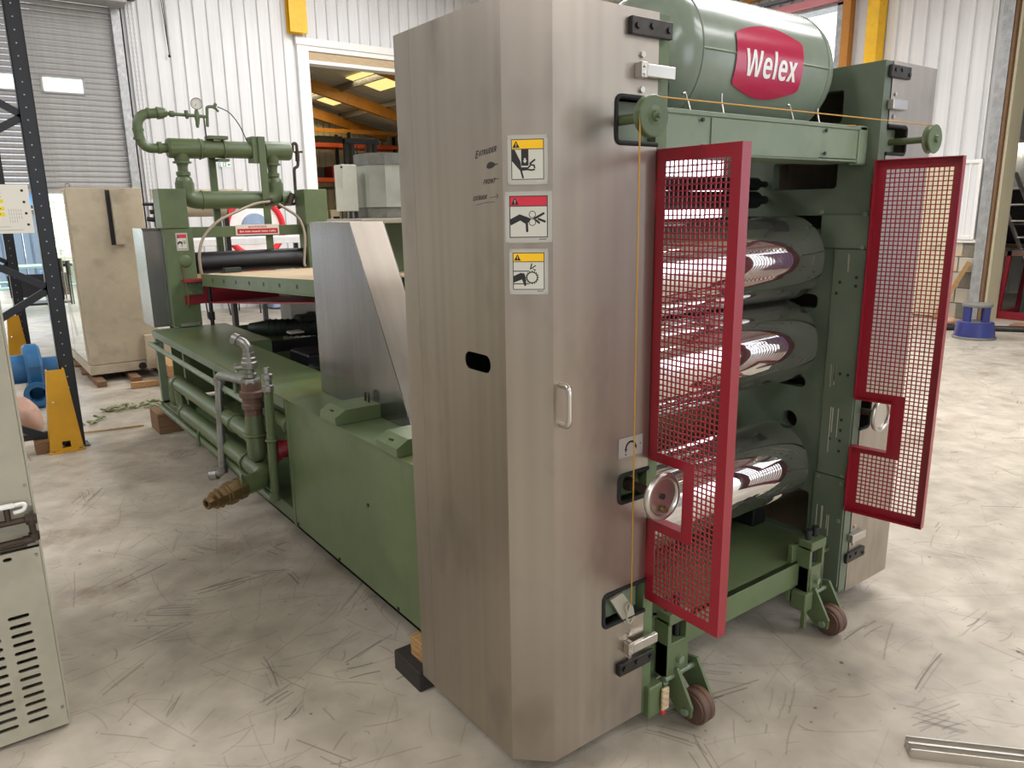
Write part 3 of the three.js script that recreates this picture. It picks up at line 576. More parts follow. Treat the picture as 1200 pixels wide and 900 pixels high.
// --- far stainless guard cabinet
{
  const t = thing('guard_cabinet', 'stainless cabinet beside the far green side frame', 'cabinet', [2.75, CB, -1.65]);
  const x0 = 2.605, x1 = 2.907;
  const n = (y0, y1, x) => [[x0, y0], [x - .012, y0], [x, y0 + .012], [x, y1 - .012], [x - .012, y1], [x0, y1]];
  part(t, 'door', ex('z', [[x0, CB + .02], ...n(.745, .86, 2.662), ...n(1.716, 1.806, 2.728), [x0, CT], [x1, CT], [x1, CB + .02]], ZC - .004, ZC), M.steel, 'brushed stainless front panel with cut-outs');
  part(t, 'side_panel', bx(x1 - .004, x1, CB + .02, CT, -1.93, ZC - .004), M.steel); part(t, 'back_panel', bx(x0, x1 - .004, CB + .02, CT, -1.934, -1.93), M.steel);
  part(t, 'top_panel', bx(x0, x1 - .004, CT - .004, CT - .0005, -1.93, ZC - .004), M.steel);
  for (const [y0, y1, x] of [[1.716, 1.806, 2.728], [.745, .86, 2.662]]) part(t, 'edge_trim', tb([[x0, y0, ZC], [x, y0, ZC], [x, y1, ZC], [x0, y1, ZC]], .0065, .014, 6), M.rubber, 'black rubber edging');
  part(t, 'bracket_plate', bx(x0, 2.715, 1.722, 1.8, ZC - .05, ZC - .03, .004), M.greenLit); part(t, 'bracket_plate', bx(x0, 2.65, .75, .855, ZC - .05, ZC - .03, .004), M.green);
  const pul = part(t, 'pulley', [lt([[.012, -.012], [.045, -.012], [.047, -.009], [.04, -.003], [.04, .003], [.047, .009], [.045, .012], [.012, .012]], [2.68, 1.757, -1.254], [2.68, 1.757, -1.2], 36)], M.green, 'grooved rope pulley');
  part(pul, 'hub', [lt([[0, .022], [.011, .022], [.013, .014], [.024, .012], [.024, 0]], [2.68, 1.757, -1.254], [2.68, 1.757, -1.2], 24)], M.green);
  part(t, 'pulley_shaft', cy([2.68, 1.757, ZC - .04], [2.68, 1.757, -1.265], .011), M.green);
  const hw = part(t, 'handwheel', tor([2.62, .81, -1.302], [0, 0, 1], .055, .009, 36, 10), M.plainSteel, 'polished handwheel');
  part(hw, 'web', lt([[0, 0], [.05, 0], [.052, .006], [.02, .006], [0, .006]], [2.62, .81, -1.308], [2.62, .81, -1], 30), M.plainSteel);
  part(hw, 'hub', cy([2.62, .81, ZC - .04], [2.62, .81, -1.305], .012), M.brownPipe);
  for (const [y0, y1] of [[1.957, 1.996], [.218, .256]]) { const b = part(t, 'locking_bar', bx(2.575, 2.703, y0, y1, ZC + .001, ZC + .012, .002), M.darkSteel, 'dark steel bar across the panel edge'); parts(b, 'bolt', [[2.6, y0 + .024], [2.64, y0 + .026], [2.69, y0 + .014]].map(([x, y]) => hexHead([x, y, ZC + .012], [0, 0, 1], .007, .004)), M.darkSteel); }
  for (const y of [1.872, .318]) { const l = part(t, 'latch', [bx(2.585, 2.682, y - .016, y + .016, ZC, ZC + .022, .003)], M.plainSteel, 'bright toggle latch'); parts(l, 'screw', [hexHead([2.63, y + .036, ZC], [0, 0, 1], .007, .005), hexHead([2.63, y - .036, ZC], [0, 0, 1], .007, .005)], M.plainSteel); }
}
// --- green roll stand frame with platform and casters
{
  const t = thing('roll_stand', 'green steel roll stand frame between the two stainless cabinets', 'machine frame', [2.04, CB, -1.8]);
  part(t, 'side_frame', ex('x', [[-2.0, .09], [-1.372, .06], [-1.372, CT - .002], [-2.0, CT - .002]], 1.481, 1.521), M.green, 'thick green side plate');
  part(t, 'side_frame', ex('x', [[-2.0, .1], [-1.368, .1], [-1.368, CT - .002], [-2.0, CT - .002]], 2.558, 2.6, [rrect(-1.768, -1.508, 1.606, 1.702, .012), rrect(-1.8, -1.506, 1.828, 1.934, .012), rrect(-1.8, -1.52, .28, .465, .014), rrect(-1.72, -1.545, 1.175, 1.228, .02), rect(-1.68, -1.553, 1.465, 1.513), rrect(-1.7, -1.57, .87, .912, .02), disc(-1.63, .735, .035)]), M.greenHaze, 'thick green side plate with openings');
  const cp = part(t, 'cover_plate', [bx(2.549, 2.558, 1.4, 1.515, -1.55, -1.372, .002)], M.greenHaze); 
  part(t, 'cover_plate', bx(2.549, 2.558, .56, 1.396, -1.49, -1.372, .002), M.greenHaze); part(t, 'cover_plate', bx(2.549, 2.558, .12, .556, -1.5, -1.372, .002), M.greenHaze);
  const cpb = []; for (const [z, y] of [[-1.548, 1.525], [-1.386, 1.517], [-1.386, 1.404], [-1.386, .57], [-1.386, .54], [-1.48, .545], [-1.386, .39]]) cpb.push(hexHead([2.549, y, z], [-1, 0, 0], .008, .006));
  cpb.forEach((g) => part(cp, 'bolt', g, M.greenLit));
  const holes = []; for (const [z, y] of [[-1.4, 1.3], [-1.4, 1.27], [-1.46, 1.28], [-1.47, 1.24], [-1.43, .95], [-1.4, .95], [-1.41, .78], [-1.41, .74], [-1.41, .7], [-1.41, .66], [-1.45, .7]]) holes.push(cy([2.5485, y, z], [2.5492, y, z], .006, .006, 10));
  holes.forEach((g) => part(cp, 'hole_disc', g, M.black));  // flat black discs coloured for the dark inside tapped holes
  const drips = []; const R = rng(5); for (const [z, y, n, h] of [[-1.44, 1.38, 2, .07], [-1.46, .98, 5, .09], [-1.44, .82, 3, .2], [-1.47, .43, 3, .16], [-1.44, .4, 2, .12]]) for (let i = 0; i < n; i++) { const zz = z + (R() - .5) * .03, hh = h * (.4 + R() * .6); drips.push(bx(2.5478, 2.549, y - hh, y, zz, zz + .0025 + R() * .002)); }
  part(cp, 'paint_drip', drips, M.creamGrey, 'dried pale paint runs');
  // top cross beam
  const b = part(t, 'cross_beam', [bx(1.521, 2.5, 1.692, 1.802, -1.5, -1.41, .003), bx(1.521, 2.545, 1.79, 1.803, -1.56, -1.405, .002), bx(1.521, 2.545, 1.688, 1.7, -1.56, -1.41, .002)], M.greenLit, 'green boxed cross beam coloured paler as if lit');
  part(b, 'beam_cover', bx(1.74, 2.27, 1.694, 1.788, -1.41, -1.406, .001), M.greenLit); part(b, 'end_flange', [bx(2.5, 2.556, 1.68, 1.806, -1.44, -1.405, .006)], M.greenLit);
  parts(b, 'bolt', [[1.7, 1.78], [1.7, 1.71], [2.3, 1.78], [2.3, 1.71]].map(([x, y]) => hexHead([x, y, -1.406], [0, 0, 1], .006, .004)), M.black);
  for (const [x, l, s] of [[1.68, .05, -.015], [1.82, .06, 0], [2.16, .05, -.015], [2.3, .05, 0]]) part(b, 'wire_hook', tb([[x, 1.8, -1.43], [x + s * .4, 1.8 + l * .7, -1.44], [x + s, 1.8 + l, -1.44], [x + s * 1.6, 1.8 + l * .96, -1.44]], .003, 0, 6), M.plainSteel);
  part(t, 'rear_beam', bx(1.521, 2.558, .35, .75, -2.0, -1.96, .004), M.green); part(t, 'rear_beam', bx(1.521, 2.558, .95, 1.12, -2.0, -1.96, .004), M.green);
  part(t, 'rear_beam', [bx(1.521, 2.558, 1.88, 1.96, -2.0, -1.92, .004)], M.green);
  // platform
  const pf = part(t, 'platform', [bx(1.521, 2.55, .262, .274, -1.93, -1.412), bx(1.521, 2.5, .184, .274, -1.437, -1.41, .002)], M.green, 'green steel platform below the rolls');
  part(pf, 'support', [bx(1.6, 1.7, .1, .261, -1.9, -1.6), bx(2.3, 2.4, .1, .261, -1.9, -1.6)], M.green);
  part(t, 'motor_box', bx(2.47, 2.556, .276, .44, -1.95, -1.7, .01), M.black, 'black box below the bottom roll');
  // casters
  const caster = (x, z, withJack) => {
    const g = part(t, 'caster', [bx(x - .085, x + .01, .33, .365, z - .1, z - .045, .004), bx(x - .085, x + .01, .15, .265, z - .1, z - .05, .003), bx(x - .085, x - .07, .15, .34, z - .12, z - .05), bx(x - .005, x + .01, .15, .34, z - .12, z - .05), bx(x - .11, x + .03, .12, .34, z - .125, z - .105, .003)], M.green, 'green jacking caster bracket');
    for (const q of [-.052, .04]) part(g, 'fork_plate', ex('x', [[z - .095, .17], [z - .04, .18], [z + .022, .075], [z + .018, .04], [z - .03, .035], [z - .1, .1]], x + q, x + q + .01), M.green);
    part(g, 'wheel', lt([[.014, -.03], [.045, -.03], [.047, -.024], [.052, -.024], [.055, -.02], [.055, -.006], [.052, -.002], [.052, .002], [.055, .006], [.055, .02], [.052, .024], [.047, .024], [.045, .03], [.014, .03]], [x, .055, z], [x + 1, .055, z], 32), M.rust, 'worn rusty brown wheel');
    part(g, 'axle', cy([x - .062, .055, z], [x + .06, .055, z], .012, .012, 12), M.greenLit);
    part(g, 'jack_screw', [cy([x - .06, .24, z - .078], [x - .06, .385, z - .078], .011), cy([x - .015, .24, z - .078], [x - .015, .385, z - .078], .011), hexHead([x - .06, .385, z - .078], [0, 1, 0], .015, .016), hexHead([x - .015, .385, z - .078], [0, 1, 0], .015, .016)], M.black);
    parts(g, 'bolt', [hexHead([x - .035, .205, z - .05], [0, 0, 1], .013, .014), hexHead([x - .07, .13, z - .07], [-1, 0, 0], .016, .02), cy([x - .09, .15, z - .055], [x + .06, .15, z - .055], .009)], M.greenLit);
    if (withJack) { part(g, 'pin_block', bx(x - .16, x - .1, .045, .15, z - .12, z - .05, .006), M.green); part(g, 'lock_tag', bx(x - .115, x - .085, .06, .135, z - .046, z - .036, .004), M.woodPale, 'pale hanging tag'); part(g, 'pin_tip', cy([x - .1, .042, z - .05], [x - .1, .062, z - .05], .008), M.redBright); }
    else part(g, 'pin_block', [bx(x - .11, x - .06, .1, .17, z - .1, z - .04, .005), bx(x - .1, x - .085, .03, .14, z - .06, z - .045)], M.green);
  };
  caster(1.655, -1.3, true); caster(2.43, -1.32, false);
}
// --- chrome rolls
[[1.36, 'top'], [1.05, 'middle'], [.575, 'bottom']].forEach(([y, which]) => {
  const t = thing('chrome_roll', which + ' mirror chrome roll of the three in the green stand', 'roller', [2.03, y, -1.655], 'chrome rolls of the stand');
  part(t, 'roll_shell', lt([[.11, 0], [.15, 0], [.155, .004], [.155, .936], [.15, .94], [.11, .94]], [1.57, y, -1.655], [2.6, y, -1.655], 96), M.chrome);
  part(t, 'end_ring', [lt([[.04, 0], [.112, 0], [.112, .012], [.04, .012]], [1.562, y, -1.655], [2, y, -1.655], 40), lt([[.04, 0], [.112, 0], [.112, .012], [.04, .012]], [2.5, y, -1.655], [3, y, -1.655], 40)], M.darkSteel);
  part(t, 'journal', [cy([1.521, y, -1.655], [1.57, y, -1.655], .05), cy([2.51, y, -1.655], [2.558, y, -1.655], .05)], M.darkSteel);
});
// small idler rolls under the beam
for (const [y, z, r] of [[1.63, -1.8, .024], [1.572, -1.8, .032]]) { const t = thing('idler_roll', r < .025 ? 'thin black idler roll under the cross beam' : 'thicker black idler roll under the cross beam', 'roller', [2.04, y, z]); part(t, 'roll_shell', cy([1.6, y, z], [2.5, y, z], r), M.rollRubber); part(t, 'journal', cy([1.52, y, z], [2.56, y, z], r * .5), M.darkSteel); }
// --- air tank
{
  const yc = 1.985, zc = -1.685, r = .2, x0 = 1.79, x1 = 2.42;
  const t = thing('pressure_tank', 'pale green pressure tank with red badge above the rolls', 'tank', [2.1, yc - r, zc]);
  const head = []; for (let i = 0; i <= 12; i++) { const a = i / 12 * Math.PI / 2; head.push([r * Math.sin(a) ** .9, -.125 * Math.cos(a)]); }
  const prof = [...head, [r, x1 - x0], ...head.slice(0, -1).reverse().map(([rr, h]) => [rr, x1 - x0 - h])];
  part(t, 'shell', lt(prof, [x0, yc, zc], [x0 + 1, yc, zc], 96), M.greenTank);
  part(t, 'girth_weld', tor([x0, yc, zc], [1, 0, 0], r, .003, 72, 8), M.greenTank); part(t, 'girth_weld', tor([x1, yc, zc], [1, 0, 0], r, .003, 72, 8), M.greenTank);
  part(t, 'seam_weld', cy([x0, yc, zc + r], [x1, yc, zc + r], .0035, .0035, 8), M.greenLit);
  part(t, 'drain_boss', cy([2.1, yc + r - .005, zc], [2.1, yc + r + .03, zc], .02, .016), M.green);
  part(t, 'saddle', [bx(1.85, 1.9, 1.72, 1.81, zc - .12, zc + .12), bx(2.3, 2.35, 1.72, 1.81, zc - .12, zc + .12)], M.green);
  // badge: thin curved plate and raised letters, bent round the shell
  const bent = (g, lift) => { const p = g.attributes.position; for (let i = 0; i < p.count; i++) { const a = p.getY(i) / r, rr = r + lift + p.getZ(i); p.setXYZ(i, p.getX(i), yc + rr * Math.sin(a), zc + rr * Math.cos(a)); } g.computeVertexNormals(); return g; };
  const cx = 2.1, cyy = -.012, w = .335, h = .212, N = 30, K = 20, pos = [], idx = [];
  const half = (u) => { const a = Math.abs(u); return a > .86 ? .74 - ((a - .86) / .14) ** 2 * .12 : .74 + .26 * Math.cos(a / .86 * Math.PI / 2); };
  for (let i = 0; i <= N; i++) for (let j = 0; j <= K; j++) { const u = i / N * 2 - 1, v = j / K * 2 - 1; pos.push(cx + u * w / 2, cyy + v * h / 2 * half(u), 0); }
  for (let i = 0; i < N; i++) for (let j = 0; j < K; j++) { const a = i * (K + 1) + j; idx.push(a, a + K + 1, a + 1, a + 1, a + K + 1, a + K + 2); }
  const bg = new THREE.BufferGeometry(); bg.setAttribute('position', new THREE.Float32BufferAttribute(pos, 3)); bg.setIndex(idx);
  const badge = part(t, 'badge', bent(bg, .0045), S({ color: 0xb01a44, roughness: .22 }), 'crimson painted badge with white lettering');
  const tg = new TextGeometry('Welex', { font, size: .066, depth: .0006, curveSegments: 5 }); tg.computeBoundingBox();
  const bb = tg.boundingBox; tg.translate(-(bb.min.x + bb.max.x) / 2, -(bb.min.y + bb.max.y) / 2, 0).scale(.96, 1.1, 1).translate(cx + .005, cyy - .006, 0);
  const ng = new TessellateModifier(.006, 6).modify(tg.index ? tg.toNonIndexed() : tg);
  part(badge, 'lettering', bent(ng, .0056), S({ color: 0xe6e4e0, roughness: .3 }), 'white painted lettering');
}
one('air_hose', 'thin black hose curving down the tank end', 'hose', tb([[1.535, 1.93, -1.45], [1.6, 1.925, -1.47], [1.64, 1.87, -1.48], [1.62, 1.82, -1.47], [1.6, 1.79, -1.46]], .005, 0, 8), M.rubber, [1.6, 1.79, -1.46]);
// --- safety cord
one('safety_cord', 'yellow safety cord strung over both pulleys and down', 'cord', [tb([[1.31, 1.755, -1.262], [1.405, .462, ZC + .02]].map((p) => p), .002, .0001, 6), tb([[1.352, 1.798, -1.262], [2.68, 1.8, -1.252]], .0018, .0001, 6), tb([[1.312, 1.755, -1.262], [1.322, 1.785, -1.262], [1.352, 1.798, -1.262]], .002, 0, 6), tb([[2.46, 1.802, -1.4], [2.3, 1.798, -1.42], [2.2, 1.8, -1.41]], .0018, 0, 6)], M.cord, [1.4, .46, ZC]);
// --- red perforated guards
function meshGuard(name, label, x, turn, hinge, flangeSide) {
  const t = thing(name, label, 'guard', [x, .446, ZC]);
  const W = .262, y0 = 0, y1 = 1.247, bd = .03, pitch = .0146, hole = .0112, cols = 14, zs = (W - cols * pitch) / 2, T = .003, s = flangeSide;
  // local: z' runs from the hinge (0) to the free edge (W); cut-out at the hinge side
  const cut = [.25, .425, .125], bw = .026;
  const frameG = [], meshG = [];
  const B = (za, zb, ya, yb) => bx(Math.min(0, s * T), Math.max(0, s * T), ya, yb, za, zb);
  frameG.push(B(0, zs, y0, cut[0]), B(0, zs, cut[1], y1), B(W - zs, W, y0, y1));
  const yA = y0 + bd, rowsLow = Math.floor((cut[0] - bw - yA) / pitch), yB = y1 - bd;
  frameG.push(B(zs, W - zs, y0, yA), B(zs, W - zs, yB, y1));
  const colAt = (k) => zs + k * pitch, kc = Math.ceil((cut[2] + bw - zs) / pitch), zc2 = colAt(kc);
  frameG.push(B(zs, zc2, cut[0] - bw, cut[0]), B(zs, zc2, cut[1], cut[1] + bw), B(cut[2], zc2, cut[0], cut[1]));
  const grid = (ka, kb, ya, yb) => { const n = Math.round((yb - ya) / pitch), p = (yb - ya) / n, m = (pitch - hole) / 2; for (let r = 0; r <= n; r++) { const yy = ya + r * p; meshG.push(B(colAt(ka), colAt(kb), Math.max(ya, yy - m), Math.min(yb, yy + m))); } for (let r = 0; r < n; r++) for (let k = ka; k <= kb; k++) { const z = colAt(k); meshG.push(B(Math.max(colAt(ka), z - m), Math.min(colAt(kb), z + m), ya + r * p + m, ya + (r + 1) * p - m)); } };
  grid(0, kc, yA, cut[0] - bw); grid(0, kc, cut[1] + bw, yB); grid(kc, cols, yA, yB);
  const F = (za, zb, ya, yb) => bx(Math.min(s * T, s * .032), Math.max(s * T, s * .032), ya, yb, za, zb);
  const fl = [F(W - .003, W, y0, y1), F(0, W - .003, y0, y0 + .003), F(0, W - .003, y1 - .003, y1), F(0, .003, .003, cut[0]), F(0, .003, cut[1], y1 - .003), F(.003, cut[2], cut[0] - .003, cut[0]), F(.003, cut[2], cut[1], cut[1] + .003), F(cut[2], cut[2] + .003, cut[0], cut[1])];
  const add = (n, g, l) => { const m = new THREE.Mesh(join(g), M.red); m.name = n; if (l) m.userData.label = l; t.add(m); return m; };
  add('frame', frameG); add('flange', fl); add('perforated_sheet', meshG, 'red sheet punched with square holes');
  const hg = [.12, 1.13].map((y) => cy([s * .006, y - .04, -.006], [s * .006, y + .04, -.006], .008, .008, 12)); add('hinge', hg);
  t.rotation.y = turn; return t;
}
meshGuard('mesh_guard', 'red perforated guard hinged on the near cabinet, standing open', 1.482, THREE.MathUtils.degToRad(-1.2), 0, 1);
meshGuard('mesh_guard', 'red perforated guard hinged on the far side frame, standing open', 2.562, THREE.MathUtils.degToRad(9.5), 0, -1);
// --- blocks under the stand
one('timber_block', 'fresh sawn timber block under the green base beside the stainless cabinet', 'block', bx(1.08, 1.22, .075, .148, -2.06, -1.965, .003), M.wood, [1.15, .075, -2.0]);
one('timber_block', 'black oily sleeper block on the floor under the fresh timber block', 'block', bx(1.045, 1.24, 0, .074, -2.12, -1.945, .006), M.woodBlack, [1.14, 0, -2.03]);
one('steel_channel', 'bright steel channel bar lying on the floor alone', 'bar', (() => { const a = V(2.03, 0, -.835), d = V(2.24, 0, -.6).sub(a).normalize(); const g = ex('z', [[-.03, 0], [.03, 0], [.03, .03], [.026, .03], [.026, .004], [.004, .004], [.004, .03], [-.004, .03], [-.004, .004], [-.026, .004], [-.026, .03], [-.03, .03]], 0, .9); return g.applyQuaternion(new THREE.Quaternion().setFromUnitVectors(V(0, 0, 1), d)).translate(a.x, 0, a.z); })(), M.plainSteel, [2.03, 0, -.835]);
// ================================================================ the long green base
{
  const X = 1.114, B = .15, T = .755, zn = -1.94, zp = -3.19, zf = -5.79, XF = 2.9;
  const t = thing('machine_bed', 'long green machine base carrying the pipework and guards', 'machine base', [2.0, B, -3.9]);
  part(t, 'side_panel', bx(X, X + .006, B, T - .006, zp, zn), M.green, 'flat green side panel');
  part(t, 'panel_flange', [bx(X - .003, X + .03, B, T - .012, zp - .006, zp + .022, .002), bx(X, X + .05, B, B + .01, zf, zn)], M.green);
  part(t, 'panel_bolt', [[B + .02, -2.2], [B + .02, -2.7], [B + .02, -3.15], [.5, -2.4]].map(([y, z]) => hexHead([X, y, z], [-1, 0, 0], .007, .004)), M.darkSteel);
  part(t, 'top_plate', ex('y', [[X - .006, zf], [X - .006, zn], [1.46, zn], [1.46, -4.8], [1.62, -4.8], [1.62, zf]], T - .006, T), M.greenTop, 'worn olive top plate');
  part(t, 'top_edge', [bx(X - .006, X + .002, T - .05, T - .006, zf, zp - .01), bx(X - .006, 1.6, T - .05, T - .006, zf, zf + .008)], M.greenLit, 'pale folded edge');
  part(t, 'top_plate', ex('y', [[2.35, zf], [2.35, zn], [XF, zn], [XF, zf]], T - .006, T), M.greenTop);
  part(t, 'post', bx(X, X + .05, B + .09, T - .01, zf + .002, zf + .05, .003), M.greenLit); part(t, 'post', bx(X + .02, X + .06, B + .1, T - .05, -5.1, -5.06, .003), M.green); part(t, 'post', bx(X + .02, X + .06, B + .1, T - .05, -4.4, -4.36, .003), M.green);
  part(t, 'bottom_rail', [bx(X, X + .08, B, B + .08, zf, zp, .004), bx(X, XF, B, B + .08, zf, zf + .08, .004)], M.green);
  part(t, 'inner_wall', [bx(1.452, 1.46, B, T - .007, -4.8, zn), bx(1.46, 1.62, B, T - .007, -4.8, -4.792), bx(1.612, 1.62, B, T - .007, zf, -4.8), bx(X + .1, 1.62, B + .1, T - .007, zf + .02, zf + .03)], M.green, 'inner wall behind the pipes');
  part(t, 'far_panel', [bx(XF - .006, XF, B, T - .006, zf, zn), bx(2.35, 2.356, B, T - .006, zf, zn)], M.green);
  part(t, 'floor_pan', bx(X, XF, B, B + .01, zf, zn), M.green);
  part(t, 'end_panel', bx(X + .01, XF, B, T - .006, zn - .006, zn), M.green);
  part(t, 'cross_tie', bx(1.62, 2.35, T - .09, T - .02, -4.86, -4.8, .004), M.blackPaint, 'black cross tie over the open bay'); part(t, 'cross_tie', bx(1.46, 2.35, T - .14, T - .1, -4.2, -4.14, .004), M.blackPaint); part(t, 'end_wall', bx(1.62, 2.35, B, T - .03, zf, zf + .01), M.green);
  // motor and gear in the open bay
  const mo = part(t, 'drive_motor', [cy([1.76, .76, -5.28], [2.12, .76, -5.0], .06, .06, 22), cy([1.66, .76, -5.35], [1.76, .76, -5.28], .035, .055, 22), bx(1.92, 2.06, .8, .85, -5.18, -5.04, .015)], M.greenDark, 'dark oily drive motor');
  const fins = []; for (let i = 0; i < 9; i++) { const k = i / 9; fins.push(tor([1.78 + .3 * k, .76, -5.265 + .23 * k], [.82, 0, .57], .062, .004, 22, 6)); } part(mo, 'cooling_fin', fins, M.greenDark);
  part(t, 'gearbox', [bx(1.66, 1.86, .5, .72, -4.6, -4.3, .02), cy([1.7, .62, -4.3], [1.7, .62, -3.9], .05), bx(1.5, 2.3, .45, .55, -3.8, -3.7, .01), cy([1.5, .66, -4.0], [2.3, .66, -4.0], .03)], M.blackPaint);
  part(t, 'rag', [bx(1.78, 1.88, .757, .775, -4.96, -4.88, .008)], M.white, 'white rag on the motor mount');
  part(t, 'gear_cover', ex('z', rect(1.99, 2.32, .6, .985), -5.42, -5.4, [disc(2.14, .765, .07)]), M.white, 'white cover with a round hole'); part(t, 'cover_box', [bx(1.99, 1.996, .6, .985, -5.62, -5.42), bx(2.314, 2.32, .6, .985, -5.62, -5.42), bx(1.996, 2.314, .6, .606, -5.62, -5.42), bx(1.996, 2.314, .979, .985, -5.62, -5.42), bx(1.996, 2.314, .606, .979, -5.62, -5.614)], M.white);
}
// guard feet on the base top
for (const z of [-2.69, -2.2]) {
  const zz0 = z - .075, zz1 = z + .075;
  const t = part(scene.getObjectByName('machine_bed'), 'guard_foot', [ex('z', [[1.1, .757], [1.1, .787], [1.145, .812], [1.3, .812], [1.3, .808], [1.147, .808], [1.104, .785], [1.104, .757]], zz0 + .004, zz1 - .004), ex('z', [[1.1, .757], [1.1, .787], [1.145, .812], [1.3, .812], [1.3, .757]], zz1 - .004, zz1), ex('z', [[1.1, .787], [1.145, .812], [1.3, .812], [1.3, .787]], zz0, zz0 + .004)], M.green, 'green channel foot of the wedge guard');
  part(t, 'slot', cy([1.12, .799, z - .012], [1.12, .8, z + .012], .004, .004, 6), M.black);
  part(t, 'u_bolt', tb([[1.27, .805, z - .01], [1.27, .85, z - .01], [1.27, .85, z + .02], [1.27, .805, z + .02]], .005, .012, 8), M.brownPipe);
}
// wedge guard
{
  const t = thing('wedge_guard', 'sloping stainless wedge shaped guard standing on the green base', 'guard', [1.4, .757, -2.8]);
  const x0 = 1.292, x1 = 1.44, poly = [[-3.2, .757], [-2.372, .757], [-2.372, .775], [-2.8, 1.512], [-3.2, 1.512]];
  part(t, 'side_plate', ex('x', poly, x0, x0 + .004), M.steelDull, 'scratched stainless side plate');
  part(t, 'sloped_cover', ex('x', [[-2.372, .757], [-2.372, .775], [-2.8, 1.512], [-2.804, 1.5105], [-2.377, .774], [-2.377, .757]], x0 + .004, x1), M.steel, 'sloping cover strip');
  part(t, 'top_cover', ex('x', [[-2.8, 1.512], [-3.2, 1.512], [-3.2, 1.508], [-2.8, 1.508]], x0 + .004, x1), M.steel);
  part(t, 'back_cover', bx(x0 + .004, x1, .757, 1.508, -3.2, -3.196), M.steelDull);
  part(t, 'far_plate', ex('x', poly, x1, x1 + .004), M.steelDull);
}
